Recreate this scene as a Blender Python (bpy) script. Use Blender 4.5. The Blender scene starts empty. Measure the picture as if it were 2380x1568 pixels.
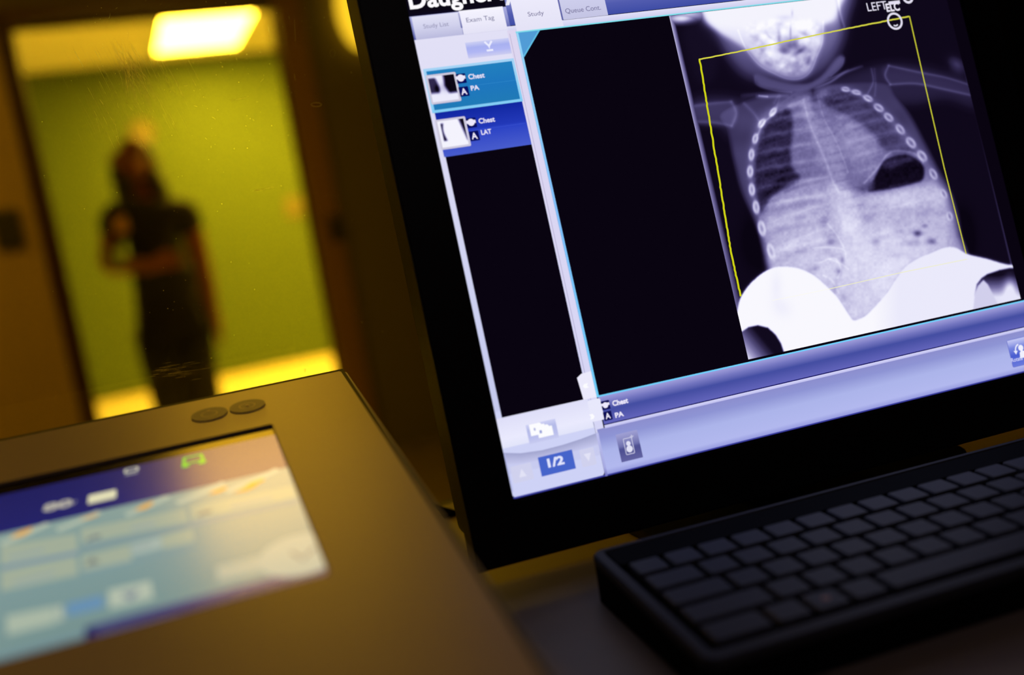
import bpy, bmesh, math, random
import numpy as np
from mathutils import Vector, Matrix
random.seed(7); np.random.seed(7)
R = math.radians
scene = bpy.context.scene
col = scene.collection

# ---------------------------------------------------------------- camera
IW, IH, FPX = 2380, 1568, 2314.0
EYE = Vector((0, 0, 1.03))
TH, PIT, ROLL = R(20.5), R(8.0), R(9.12)
c_f = Vector((math.sin(TH)*math.cos(PIT), math.cos(TH)*math.cos(PIT), -math.sin(PIT)))
_r = Vector((math.cos(TH), -math.sin(TH), 0)); _u = _r.cross(c_f)
c_r = _r*math.cos(ROLL) - _u*math.sin(ROLL)
c_u = _r*math.sin(ROLL) + _u*math.cos(ROLL)
cd = bpy.data.cameras.new('camera'); cam = bpy.data.objects.new('camera', cd); col.objects.link(cam)
cam.matrix_world = Matrix(((c_r.x, c_u.x, -c_f.x, EYE.x), (c_r.y, c_u.y, -c_f.y, EYE.y), (c_r.z, c_u.z, -c_f.z, EYE.z), (0, 0, 0, 1)))
cd.sensor_width = 36; cd.lens = 36*FPX/IW; cd.clip_start = 0.01; cd.clip_end = 60
cd.dof.use_dof = True; cd.dof.focus_distance = 0.615; cd.dof.aperture_fstop = 2.6
scene.camera = cam
# ---------------------------------------------------------------- world, exposure
w = bpy.data.worlds.new('world'); scene.world = w; w.use_nodes = True
w.node_tree.nodes['Background'].inputs[0].default_value = (0.02, 0.018, 0.03, 1)
w.node_tree.nodes['Background'].inputs[1].default_value = 0.05
vs = scene.view_settings
vs.view_transform = 'Standard'; vs.look = 'None'; vs.exposure = 0; vs.gamma = 1; vs.use_curve_mapping = False

LAMP_FAR, LAMP_NEAR, WALL_LAMP = 66.0, 11.5, 1.9      # radiance of the fittings' diffusers
CEIL, DESK = 2.375, 0.8155
YG = 0.687            # window pane
YD = 4.31             # doorway wall
YW = 7.7              # green wall

# ---------------------------------------------------------------- helpers
def ray(x, y):
    return c_f + (c_r*(x-IW/2) - c_u*(y-IH/2))/FPX
class Frame:
    """a plane in the room: origin, right, up, normal"""
    def __init__(s, o, r, u): s.o = Vector(o); s.r = Vector(r); s.u = Vector(u); s.n = s.r.cross(s.u)
    def hit(s, x, y):
        v = ray(x, y); t = (s.o-EYE).dot(s.n)/v.dot(s.n); q = EYE+v*t-s.o
        return q.dot(s.r), q.dot(s.u)
    def W(s, a, b, c=0.0): return s.o + s.r*a + s.u*b + s.n*c
def tilted(yaw, tilt):
    r = Vector((math.cos(yaw), math.sin(yaw), 0)); b = Vector((-math.sin(yaw), math.cos(yaw), 0))
    return r, Vector((0, 0, 1))*math.cos(tilt) + b*math.sin(tilt)
def on_y(x, y, Y):
    v = ray(x, y); return EYE + v*((Y-EYE.y)/v.y)
def on_z(x, y, Z):
    v = ray(x, y); return EYE + v*((Z-EYE.z)/v.z)
def lin(c):
    c = np.asarray(c, dtype=float)/255.0
    return np.where(c <= 0.04045, c/12.92, ((c+0.055)/1.055)**2.4)
def px_of(P):
    d = P-EYE; z = d.dot(c_f); return IW/2+FPX*d.dot(c_r)/z, IH/2-FPX*d.dot(c_u)/z

MATS = {}
def principled(name, base, rough=0.5, metal=0.0, noise=0.0, scale=40.0, bump=0.0, spec=0.5):
    if name in MATS: return MATS[name]
    m = bpy.data.materials.new(name); m.use_nodes = True; nt = m.node_tree; b = nt.nodes['Principled BSDF']
    b.inputs['Roughness'].default_value = rough; b.inputs['Metallic'].default_value = metal
    b.inputs['Specular IOR Level'].default_value = spec
    base = tuple(base)+(1,)
    tc = nt.nodes.new('ShaderNodeTexCoord'); no = nt.nodes.new('ShaderNodeTexNoise')
    no.inputs['Scale'].default_value = scale; no.inputs['Detail'].default_value = 4
    nt.links.new(tc.outputs['Object'], no.inputs['Vector'])
    mx = nt.nodes.new('ShaderNodeMix'); mx.data_type = 'RGBA'
    mx.inputs[6].default_value = tuple(max(0, c*(1-noise)) for c in base[:3])+(1,)
    mx.inputs[7].default_value = tuple(min(1, c*(1+noise)) for c in base[:3])+(1,)
    nt.links.new(no.outputs['Fac'], mx.inputs[0]); nt.links.new(mx.outputs[2], b.inputs['Base Color'])
    if bump:
        bp = nt.nodes.new('ShaderNodeBump'); bp.inputs['Strength'].default_value = bump; bp.inputs['Distance'].default_value = 0.001
        nt.links.new(no.outputs['Fac'], bp.inputs['Height']); nt.links.new(bp.outputs['Normal'], b.inputs['Normal'])
    MATS[name] = m; return m
def wood(name, c1, c2, rough=0.45):
    m = bpy.data.materials.new(name); m.use_nodes = True; nt = m.node_tree; b = nt.nodes['Principled BSDF']
    b.inputs['Roughness'].default_value = rough
    tc = nt.nodes.new('ShaderNodeTexCoord'); mp = nt.nodes.new('ShaderNodeMapping'); mp.inputs['Scale'].default_value = (14, 14, 1.2)
    no = nt.nodes.new('ShaderNodeTexNoise'); no.inputs['Scale'].default_value = 3; no.inputs['Detail'].default_value = 6
    rp = nt.nodes.new('ShaderNodeValToRGB'); rp.color_ramp.elements[0].color = (*c1, 1); rp.color_ramp.elements[1].color = (*c2, 1)
    nt.links.new(tc.outputs['Object'], mp.inputs[0]); nt.links.new(mp.outputs[0], no.inputs['Vector'])
    nt.links.new(no.outputs['Fac'], rp.inputs[0]); nt.links.new(rp.outputs[0], b.inputs['Base Color'])
    return m
def emitter(name, color, strength):
    m = bpy.data.materials.new(name); m.use_nodes = True; nt = m.node_tree; nt.nodes.clear()
    e = nt.nodes.new('ShaderNodeEmission'); o = nt.nodes.new('ShaderNodeOutputMaterial')
    e.inputs[0].default_value = (*color, 1); e.inputs[1].default_value = strength
    nt.links.new(e.outputs[0], o.inputs[0]); return m
def screen_mat(name, gloss=0.0, rough=0.2, gain=1.0):
    """lit display pixels: colour comes from the picture stored on the mesh"""
    m = bpy.data.materials.new(name); m.use_nodes = True; nt = m.node_tree; nt.nodes.clear()
    a = nt.nodes.new('ShaderNodeVertexColor'); a.layer_name = 'pixels'
    e = nt.nodes.new('ShaderNodeEmission'); o = nt.nodes.new('ShaderNodeOutputMaterial'); e.inputs[1].default_value = gain
    nt.links.new(a.outputs[0], e.inputs[0])
    if gloss:
        g = nt.nodes.new('ShaderNodeBsdfPrincipled'); g.inputs['Base Color'].default_value = (0.004, 0.004, 0.005, 1)
        g.inputs['Roughness'].default_value = rough; g.inputs['Specular IOR Level'].default_value = gloss
        ad = nt.nodes.new('ShaderNodeAddShader'); nt.links.new(e.outputs[0], ad.inputs[0]); nt.links.new(g.outputs[0], ad.inputs[1])
        nt.links.new(ad.outputs[0], o.inputs[0])
    else: nt.links.new(e.outputs[0], o.inputs[0])
    return m

def link(name, me, mat=None, parent=None, loc=None):
    o = bpy.data.objects.new(name, me); col.objects.link(o)
    if mat is not None and me is not None: me.materials.append(mat)
    if parent is not None:
        o.parent = parent; o.matrix_parent_inverse = Matrix.Identity(4)
    return o
def tag(o, label=None, cat=None, group=None, kind=None):
    if label: o['label'] = label
    if cat: o['category'] = cat
    if group: o['group'] = group
    if kind: o['kind'] = kind
    return o
def empty(name, M): # M: world matrix
    o = bpy.data.objects.new(name, None); col.objects.link(o); o.matrix_world = M; o.empty_display_size = 0.05; return o
def frame_matrix(F, a=0, b=0, c=0):
    p = F.W(a, b, c); return Matrix(((F.r.x, F.u.x, F.n.x, p.x), (F.r.y, F.u.y, F.n.y, p.y), (F.r.z, F.u.z, F.n.z, p.z), (0, 0, 0, 1)))
def bm_box(bm, lo, hi, bevel=0.0, seg=2):
    lo = Vector(lo); hi = Vector(hi); vs_ = []
    for z in (lo.z, hi.z):
        for x, y in ((lo.x, lo.y), (hi.x, lo.y), (hi.x, hi.y), (lo.x, hi.y)): vs_.append(bm.verts.new((x, y, z)))
    fs = [bm.faces.new([vs_[i] for i in f]) for f in ((3, 2, 1, 0), (4, 5, 6, 7), (0, 1, 5, 4), (1, 2, 6, 5), (2, 3, 7, 6), (3, 0, 4, 7))]
    if bevel:
        es = list({e for f in fs for e in f.edges})
        bmesh.ops.bevel(bm, geom=es, offset=bevel, segments=seg, affect='EDGES', profile=0.5)
def bm_mesh(bm, name, smooth=False):
    bmesh.ops.recalc_face_normals(bm, faces=bm.faces[:])
    me = bpy.data.meshes.new(name); bm.to_mesh(me); bm.free()
    if smooth:
        for p in me.polygons: p.use_smooth = True
    return me
def box(name, lo, hi, mat, parent=None, bevel=0.0):
    bm = bmesh.new(); bm_box(bm, lo, hi, bevel); return link(name, bm_mesh(bm, name), mat, parent)
def boxes(name, lst, mat, parent=None, bevel=0.0):
    bm = bmesh.new()
    for lo, hi in lst: bm_box(bm, lo, hi, bevel)
    return link(name, bm_mesh(bm, name), mat, parent)
def rrect(x0, y0, x1, y1, r, n=6):
    pts = []
    for cx, cy, a0 in ((x1-r, y1-r, 0), (x0+r, y1-r, 90), (x0+r, y0+r, 180), (x1-r, y0+r, 270)):
        for k in range(n+1):
            a = R(a0+90*k/n); pts.append((cx+r*math.cos(a), cy+r*math.sin(a)))
    return pts
def prism(name, pts, z0, z1, mat, parent=None, bevel=0.0, taper=None, smooth=False):
    bm = bmesh.new(); cx = sum(p[0] for p in pts)/len(pts); cy = sum(p[1] for p in pts)/len(pts)
    lo = [bm.verts.new((x, y, z0)) for x, y in pts]
    hi = [bm.verts.new((x if not taper else cx+(x-cx)*taper, y if not taper else cy+(y-cy)*taper, z1)) for x, y in pts]
    bm.faces.new(lo[::-1]); top = bm.faces.new(hi); n = len(pts)
    for i in range(n): bm.faces.new((lo[i], lo[(i+1) % n], hi[(i+1) % n], hi[i]))
    if bevel: bmesh.ops.bevel(bm, geom=list(top.edges), offset=bevel, segments=2, affect='EDGES')
    return link(name, bm_mesh(bm, name, smooth), mat, parent)
def disc_pts(x, y, r, n=32, sx=1.0): return [(x+r*sx*math.cos(2*math.pi*k/n), y+r*math.sin(2*math.pi*k/n)) for k in range(n)]

# --- picture elements of a lit display: mesh carrying its own colours, in the display's local plane
def set_colors(me, cols):   # cols: per vertex linear rgb
    ca = me.color_attributes.new('pixels', 'FLOAT_COLOR', 'POINT')
    a = np.ones((len(me.vertices), 4), dtype=np.float32); a[:, :3] = cols; ca.data.foreach_set('color', a.ravel())
def ui_poly(name, pts, color, z, mat, parent):
    me = bpy.data.meshes.new(name); me.from_pydata([(x, y, z) for x, y in pts], [], [tuple(range(len(pts)))]); me.update()
    c = np.array([lin(color)]*len(pts)) if np.ndim(color) == 1 else np.array([lin(k) for k in color])
    set_colors(me, c); return link(name, me, mat, parent)
def ui_grad(name, x0, y0, x1, y1, stops, z, mat, parent, horizontal=False, skew=0.0):
    """rectangle with a vertical gradient; stops [(t, rgb)] with t = 0 at the bottom"""
    v, c, f = [], [], []
    for i, (t, rgb) in enumerate(stops):
        if horizontal: v += [(x0+(x1-x0)*t, y0, z), (x0+(x1-x0)*t, y1, z)]
        else: v += [(x0, y0+(y1-y0)*t, z), (x1, y0+(y1-y0)*t+skew, z)]
        c += [lin(rgb)]*2
        if i: f.append((2*i-2, 2*i-1, 2*i+1, 2*i))
    me = bpy.data.meshes.new(name); me.from_pydata(v, [], f); me.update(); set_colors(me, np.array(c)); return link(name, me, mat, parent)
def ui_line(name, pts, wd, color, z, mat, parent, closed=False):
    v, f = [], []; n = len(pts)
    for i in range(n):
        a = pts[(i-1) % n] if (closed or i) else pts[i]; b = pts[(i+1) % n] if (closed or i < n-1) else pts[i]
        dx, dy = b[0]-a[0], b[1]-a[1]; L = math.hypot(dx, dy) or 1
        ww = wd[i] if isinstance(wd, (list, tuple)) else wd
        nx, ny = -dy/L*ww/2, dx/L*ww/2
        v += [(pts[i][0]+nx, pts[i][1]+ny, z), (pts[i][0]-nx, pts[i][1]-ny, z)]
        if i: f.append((2*i-2, 2*i-1, 2*i+1, 2*i))
    if closed: f.append((2*n-2, 2*n-1, 1, 0))
    me = bpy.data.meshes.new(name); me.from_pydata(v, [], f); me.update(); set_colors(me, np.array([lin(color)]*len(v))); return link(name, me, mat, parent)
def ui_text(name, txt, x0, y0, width, height, color, z, mat, parent, bold=0.0, rot=0.0):
    cu = bpy.data.curves.new(name, 'FONT'); cu.body = txt; cu.size = 1; cu.offset = bold; cu.resolution_u = 4
    t = bpy.data.objects.new(name+'_tmp', cu); col.objects.link(t)
    dg = bpy.context.evaluated_depsgraph_get(); me = bpy.data.meshes.new_from_object(t.evaluated_get(dg))
    bpy.data.objects.remove(t); bpy.data.curves.remove(cu)
    n = len(me.vertices); co = np.zeros(n*3); me.vertices.foreach_get('co', co); co = co.reshape(-1, 3)
    mn = co.min(0); mxx = co.max(0); sx = width/(mxx[0]-mn[0]); sy = height/(mxx[1]-mn[1]) if height else sx
    q = np.stack([(co[:, 0]-mn[0])*sx, (co[:, 1]-(mn[1] if height else 0))*sy], 1)
    cr, sr = math.cos(rot), math.sin(rot)
    co = np.stack([x0+q[:, 0]*cr-q[:, 1]*sr, y0+q[:, 0]*sr+q[:, 1]*cr, np.full(n, z)], 1)
    me.vertices.foreach_set('co', co.ravel()); me.materials.clear(); me.update()
    set_colors(me, np.array([lin(color)]*n)); return link(name, me, mat, parent)
def ui_raster(name, x0, y0, x1, y1, nx, ny, fn, z, mat, parent, corners=None):
    """fine grid of coloured cells: fn(xs, ys) -> linear rgb per vertex, xs ys in the display plane"""
    u = np.linspace(0, 1, nx); v = np.linspace(0, 1, ny); U, V = np.meshgrid(u, v)
    X = x0+(x1-x0)*U; Y = y0+(y1-y0)*V
    if corners:
        bl, br, tr, tl = [np.array(k) for k in corners]
        P = ((1-U)*(1-V))[..., None]*bl+(U*(1-V))[..., None]*br+(U*V)[..., None]*tr+((1-U)*V)[..., None]*tl; X, Y = P[..., 0], P[..., 1]
    co = np.stack([X.ravel(), Y.ravel(), np.full(X.size, z)], 1)
    i = np.arange((nx-1)*(ny-1)); r_ = i//(nx-1); c_ = i % (nx-1); a = r_*nx+c_
    faces = np.stack([a, a+1, a+nx+1, a+nx], 1)
    me = bpy.data.meshes.new(name); me.vertices.add(len(co)); me.vertices.foreach_set('co', co.ravel())
    me.loops.add(faces.size); me.loops.foreach_set('vertex_index', faces.ravel().astype(np.int32))
    me.polygons.add(len(faces)); me.polygons.foreach_set('loop_start', np.arange(0, faces.size, 4, dtype=np.int32))
    me.update(calc_edges=True); set_colors(me, fn(U.ravel(), V.ravel(), co[:, 0], co[:, 1])); return link(name, me, mat, parent)

# ================================================================ THE ROOMS
M_wallc = principled('control room paint', (0.10, 0.085, 0.07), 0.8, noise=0.08, scale=6)
M_walle = principled('exam room paint', (0.15, 0.125, 0.08), 0.7, noise=0.06, scale=4)
M_green = principled('lime green wall paint', (0.078, 0.118, 0.016), 0.75, noise=0.03, scale=3)
M_white = principled('white ceiling paint', (0.82, 0.80, 0.76), 0.8, noise=0.03, scale=8)
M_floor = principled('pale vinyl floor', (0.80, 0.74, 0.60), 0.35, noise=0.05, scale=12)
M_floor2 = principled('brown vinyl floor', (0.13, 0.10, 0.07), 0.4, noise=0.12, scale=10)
M_wood = wood('door veneer', (0.31, 0.22, 0.11), (0.43, 0.31, 0.16), 0.4)
M_jamb = wood('dark stained frame', (0.055, 0.014, 0.008), (0.085, 0.022, 0.012), 0.4)
M_trim = wood('brown frame', (0.24, 0.13, 0.05), (0.34, 0.19, 0.08), 0.4)
M_desk = principled('matt desk laminate', (0.30, 0.235, 0.20), 0.5, noise=0.06, scale=60)
M_black = principled('black plastic', (0.004, 0.004, 0.0045), 0.45, noise=0.1, scale=200, spec=0.15)
M_dark = principled('dark grey metal', (0.03, 0.027, 0.025), 0.4, noise=0.1, scale=80)

pL = on_y(48, 160, YD); pR = on_y(664, 180, YD); pT = on_y(200, 44, YD)
DX0, DX1, DH = pL.x, pR.x, pT.z
XL, XR = -2.6, 2.9
WX0, WX1, WZ0, WZ1 = -1.5, 1.7, DESK, 2.05       # control room window opening
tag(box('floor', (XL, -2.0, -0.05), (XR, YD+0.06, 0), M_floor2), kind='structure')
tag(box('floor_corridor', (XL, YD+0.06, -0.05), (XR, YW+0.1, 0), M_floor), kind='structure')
tag(box('ceiling', (XL, -2.0, CEIL), (XR, YD, CEIL+0.05), M_walle), kind='structure')
tag(box('ceiling_corridor', (XL, YD, CEIL), (XR, YW+0.1, CEIL+0.05), M_white), kind='structure')
tag(box('wall_left', (XL-0.1, -2.0, 0), (XL, YW, CEIL), M_walle), kind='structure')
tag(box('wall_right', (XR, -2.0, 0), (XR+0.1, YW, CEIL), M_walle), kind='structure')
tag(box('wall_back', (XL, -2.1, 0), (XR, -2.0, CEIL), M_wallc), kind='structure')
tag(box('wall_far', (XL, YW, 0), (XR, YW+0.1, CEIL), M_green), kind='structure')
tag(boxes('wall_doorway', [((XL, YD, 0), (DX0, YD+0.12, CEIL)), ((DX1, YD, 0), (XR, YD+0.12, CEIL)), ((DX0, YD, DH), (DX1, YD+0.12, CEIL))], M_walle), kind='structure')
tag(boxes('wall_window', [((XL, YG-0.02, 0), (XR, YG+0.012, WZ0)), ((XL, YG-0.02, WZ1), (XR, YG+0.04, CEIL)),
    ((XL, YG-0.02, WZ0), (WX0, YG+0.04, WZ1)), ((WX1, YG-0.02, WZ0), (XR, YG+0.04, WZ1))], M_wallc), kind='structure')
# doorway frame: dark left jamb, lighter right trim, header
tag(boxes('trim_1', [((DX0-0.055, YD-0.02, 0), (DX0, YD+0.14, DH+0.06))], M_jamb, bevel=0.004), kind='structure')
tr = tag(box('trim_2', (DX1, YD-0.02, 0), (DX1+0.115, YD+0.14, DH+0.06), M_trim, bevel=0.004), kind='structure')
tag(box('trim_3', (DX0, YD-0.02, DH), (DX1, YD+0.14, DH+0.06), M_jamb, bevel=0.004), kind='structure')
hp = on_y(765, 530, YD)
box('hinge', (DX1+0.06, YD-0.028, hp.z-0.06), (DX1+0.112, YD-0.019, hp.z+0.05), M_dark, tr, bevel=0.003)
# sliding wooden door, pushed open to the left
dr = tag(box('door_1', (DX0-1.35, YD-0.065, 0.01), (DX0-0.06, YD-0.022, DH+0.05), M_wood, bevel=0.003), kind='structure')
hp = on_y(18, 532, YD-0.07)
hd = box('door_handle', (hp.x-0.05, YD-0.085, hp.z-0.075), (hp.x+0.05, YD-0.064, hp.z+0.075), M_dark, dr, bevel=0.008)

# window pane between control room and exam room
def glass_material():
    m = bpy.data.materials.new('yellow lead glass'); m.use_nodes = True; nt = m.node_tree; nt.nodes.clear()
    tr_ = nt.nodes.new('ShaderNodeBsdfTransparent'); tr_.inputs[0].default_value = (0.80, 0.635, 0.135, 1)
    gl = nt.nodes.new('ShaderNodeBsdfGlossy'); gl.inputs['Roughness'].default_value = 0.02
    fr = nt.nodes.new('ShaderNodeFresnel'); fr.inputs[0].default_value = 1.45
    mx = nt.nodes.new('ShaderNodeMixShader'); o = nt.nodes.new('ShaderNodeOutputMaterial')
    nt.links.new(fr.outputs[0], mx.inputs[0]); nt.links.new(tr_.outputs[0], mx.inputs[1]); nt.links.new(gl.outputs[0], mx.inputs[2])
    nt.links.new(mx.outputs[0], o.inputs[0]); return m
M_desk = principled('matt desk laminate', (0.30, 0.235, 0.20), 0.5, noise=0.06, scale=60)
wf = tag(boxes('window_1', [((WX0, YG-0.02, WZ0), (WX0+0.04, YG+0.035, WZ1)), ((WX1-0.04, YG-0.02, WZ0), (WX1, YG+0.035, WZ1)),
    ((WX0+0.04, YG-0.02, WZ1-0.04), (WX1-0.04, YG+0.035, WZ1))], M_dark), kind='structure')
box('pane', (WX0+0.04, YG, WZ0-0.02), (WX1-0.04, YG+0.010, WZ1-0.04), glass_material(), wf)
box('sill', (WX0, YG-0.0205, DESK-0.002), (WX1, YG-0.0002, DESK+0.0004), M_desk, wf)
# wear on the glass: fine scratches, chips and dust on the pane's room side
def wear_material():
    m = bpy.data.materials.new('glass wear'); m.use_nodes = True; nt = m.node_tree; nt.nodes.clear()
    d = nt.nodes.new('ShaderNodeBsdfTranslucent'); d.inputs[0].default_value = (0.95, 0.85, 0.35, 1)
    d2 = nt.nodes.new('ShaderNodeBsdfDiffuse'); d2.inputs[0].default_value = (0.9, 0.8, 0.3, 1)
    t = nt.nodes.new('ShaderNodeBsdfTransparent'); ad = nt.nodes.new('ShaderNodeAddShader')
    mx = nt.nodes.new('ShaderNodeMixShader'); a = nt.nodes.new('ShaderNodeVertexColor'); a.layer_name = 'pixels'
    o = nt.nodes.new('ShaderNodeOutputMaterial')
    nt.links.new(d.outputs[0], ad.inputs[0]); nt.links.new(d2.outputs[0], ad.inputs[1])
    nt.links.new(a.outputs[0], mx.inputs[0]); nt.links.new(t.outputs[0], mx.inputs[1]); nt.links.new(ad.outputs[0], mx.inputs[2])
    nt.links.new(mx.outputs[0], o.inputs[0]); return m
WV, WFc, WC = [], [], []
YS = YG-0.0004
def scratch(x0, y0, x1, y1, wpx=0.9, alpha=0.3, bend=0.0, n=6):
    a = on_y(x0, y0, YS); b = on_y(x1, y1, YS); d = b-a; L = d.length or 1e-6; nn = Vector((-d.z, 0, d.x))/L
    base = len(WV)
    for k in range(n+1):
        t = k/n; p = a+d*t+nn*(bend*L*math.sin(math.pi*t)); hw = 0.00014*wpx*(0.25+math.sin(math.pi*t))
        WV.append(p+nn*hw); WV.append(p-nn*hw); al = alpha*math.sin(math.pi*min(1, max(0, 0.08+0.84*t))); WC.extend([al, al])
        if k: q = base+2*k; WFc.append((q-2, q-1, q+1, q))
def speck(x, y, r, alpha):
    c = on_y(x, y, YS); base = len(WV); n = 7; k0 = random.random()*6
    for k in range(n):
        a = 2*math.pi*k/n+k0; rr = r*0.00013*random.uniform(0.7, 1.2); WV.append(c+Vector((math.cos(a)*rr, 0, math.sin(a)*rr*random.uniform(0.7, 1.4)))); WC.append(alpha)
    WFc.append(tuple(range(base, base+n)))
for k in range(190):     # swath of parallel wipe marks below the ceiling light
    s = random.gauss(0, 1)*60; x = 330+s+random.uniform(-30, 30); y = 90+abs(random.gauss(0, 90)); L = random.uniform(40, 150)
    scratch(x-40, y, x-40+L*0.52, y+L, random.uniform(0.3, 0.7), random.uniform(0.04, 0.24), random.uniform(-0.01, 0.03))
for k in range(46):
    q = random.random(); x = 285+q*70+random.gauss(0, 9); y = 95+q*70+random.uniform(-10, 20); scratch(x-28, y, x+random.uniform(5, 22), y+random.uniform(70, 120), random.uniform(2, 5), random.uniform(0.03, 0.10), 0.02)
for k in range(46): scratch(262+random.uniform(-6, 40), 95+random.uniform(-10, 50), 290+random.uniform(0, 70), 190+random.uniform(0, 50), 0.6, random.uniform(0.15, 0.4), 0.03)
for k in range(30):
    x = random.uniform(170, 330); y = random.uniform(190, 290); scratch(x, y, x+random.uniform(15, 45), y+random.uniform(40, 90), 0.5, random.uniform(0.05, 0.25))
for k in range(70):
    x = random.uniform(250, 700); y = random.uniform(10, 330); a = random.uniform(0, math.pi); L = random.uniform(6, 40)
    scratch(x, y, x+L*math.cos(a), y+L*math.sin(a), 0.4, random.uniform(0.04, 0.28), random.uniform(-0.2, 0.2))
for k in range(60):      # rubbed patch low on the glass
    x = random.uniform(340, 450); y = 868-(x-340)*0.06+random.gauss(0, 9); L = random.uniform(15, 60); scratch(x, y, x+L, y-L*0.16, 0.6, random.uniform(0.06, 0.3), 0.02)
for k in range(24):
    x = random.uniform(700, 960); y = random.uniform(640, 950); L = random.uniform(20, 90); scratch(x, y, x+L, y-L*0.15, 0.45, random.uniform(0.03, 0.12), 0.02)
scratch(586, 444, 612, 440, 1.6, 0.5); scratch(606, 440, 640, 434, 1.0, 0.35); scratch(229, 228, 244, 248, 1.2, 0.4); scratch(528, 234, 585, 221, 0.9, 0.35, -0.04)
scratch(707, 856, 709, 866, 1.6, 0.55, 0.2); scratch(713, 854, 711, 866, 1.6, 0.55, -0.2); scratch(668, 12, 676, 70, 0.7, 0.2); scratch(683, 20, 688, 120, 0.7, 0.25)
for k in range(24):      # two ring marks
    a, b = 2*math.pi*k/24, 2*math.pi*(k+1)/24
    scratch(735+12*math.cos(a), 243+4.5*math.sin(a), 735+12*math.cos(b), 243+4.5*math.sin(b), 1.1, 0.5, n=2)
    scratch(773+6*math.cos(a), 124+9*math.sin(a), 773+6*math.cos(b), 124+9*math.sin(b), 0.6, 0.22, n=2)
for k in range(26): a = 2*math.pi*k/30-2.2; speck(768+24*math.cos(a), 477+24*math.sin(a), 0.8, 0.3)
for k in range(380):
    x = random.uniform(30, 900) if random.random() < 0.45 else random.gauss(520, 130); y = random.uniform(0, 850) if random.random() < 0.4 else abs(random.gauss(120, 110))
    speck(x, y, random.choice((0.5, 0.6, 0.8, 1.0, 1.6)), random.uniform(0.1, 0.45))
for x, y, r_, a in ((103, 408, 3.4, 0.3), (396, 212, 2.6, 0.4), (473, 225, 3.0, 0.25), (517, 155, 2.6, 0.8), (413, 191, 4.5, 0.12), (708, 500, 1.2, 0.6), (380, 675, 2, 0.8), (390, 717, 2, 0.7), (405, 701, 1.4, 0.9), (402, 720, 1.3, 0.8),
    (348, 726, 1.2, 0.7), (431, 651, 1.4, 0.9), (339, 810, 1.2, 0.5), (310, 453, 1.4, 0.5), (272, 447, 1.4, 0.5), (575, 344, 1.6, 0.5), (555, 191, 2, 0.4)): speck(x, y, r_, a)
me = bpy.data.meshes.new('scratches'); me.from_pydata([tuple(v) for v in WV], [], WFc); me.update()
set_colors(me, np.repeat(np.array(WC)[:, None], 3, 1)); o = link('scratches', me, wear_material(), wf); o['kind'] = 'stuff'

# ---------------------------------------------------------------- light fittings
def ceiling_fitting(name, x0, y0, x1, y1, strength, color, label, group=None):
    t = empty(name, Matrix.Translation(((x0+x1)/2, (y0+y1)/2, CEIL)))
    cx, cy = (x1-x0)/2, (y1-y0)/2; e = 0.03
    boxes('frame', [((-cx-e, -cy-e, -0.02), (-cx, cy+e, 0)), ((cx, -cy-e, -0.02), (cx+e, cy+e, 0)), ((-cx, -cy-e, -0.02), (cx, -cy, 0)), ((-cx, cy, -0.02), (cx, cy+e, 0))], M_white, t)
    box('diffuser', (-cx, -cy, -0.012), (cx, cy, -0.001), emitter(name+' diffuser', color, strength), t)
    return tag(t, label, 'ceiling light', group)
a = on_y(352, 145, 7.3); b = on_y(548, 138, 7.3)
lx0 = EYE.x+(a.x-EYE.x); lx1 = b.x
LY0, LY1 = 6.1, EYE.y+(7.3)*1.0
ceiling_fitting('ceiling_light', lx0+0.04, LY0, lx1+0.02, LY1, LAMP_FAR, (1.0, 0.97, 1.0), 'glaring white rectangular ceiling light seen at the top of the doorway')
ceiling_fitting('corridor_light', 1.35, 5.7, 2.35, 7.0, 52.0, (1.0, 0.97, 0.90), 'ceiling light of the corridor hidden to the right of the doorway')
ceiling_fitting('exam_room_light', 0.05, 2.15, 0.6, 3.0, LAMP_NEAR, (1.0, 0.82, 0.58), 'rectangular ceiling light of the exam room straight ahead, above the picture')
ceiling_fitting('exam_room_light', -1.7, 2.7, -0.9, 3.7, LAMP_NEAR*0.9, (1.0, 0.82, 0.58), 'rectangular ceiling light of the exam room to the left, above the picture')
ceiling_fitting('fill_light', -0.1, -1.5, 0.7, -0.9, 1.3, (1.0, 0.78, 0.80), 'added dim fill light overhead in the dark control room behind the viewer')  # unseen fill lamp, added to lift the desk in front of the keyboard
wp = on_y(822, 30, YD)
t = empty('wall_light', Matrix.Translation((wp.x, YD, wp.z)))
box('back_plate', (-0.05, -0.03, -0.09), (0.05, 0.0, 0.09), M_trim, t, bevel=0.01)
bm = bmesh.new(); bmesh.ops.create_uvsphere(bm, u_segments=24, v_segments=16, radius=1)
bmesh.ops.scale(bm, vec=(0.085, 0.05, 0.165), verts=bm.verts); bmesh.ops.translate(bm, vec=(0, -0.05, 0), verts=bm.verts)
link('lamp_shade', bm_mesh(bm, 'lamp_shade', True), emitter('wall light shade', (1, 0.95, 0.7), WALL_LAMP), t)
tag(t, 'glowing yellow wall light right of the doorway, partly behind the black monitor', 'wall light')

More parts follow.
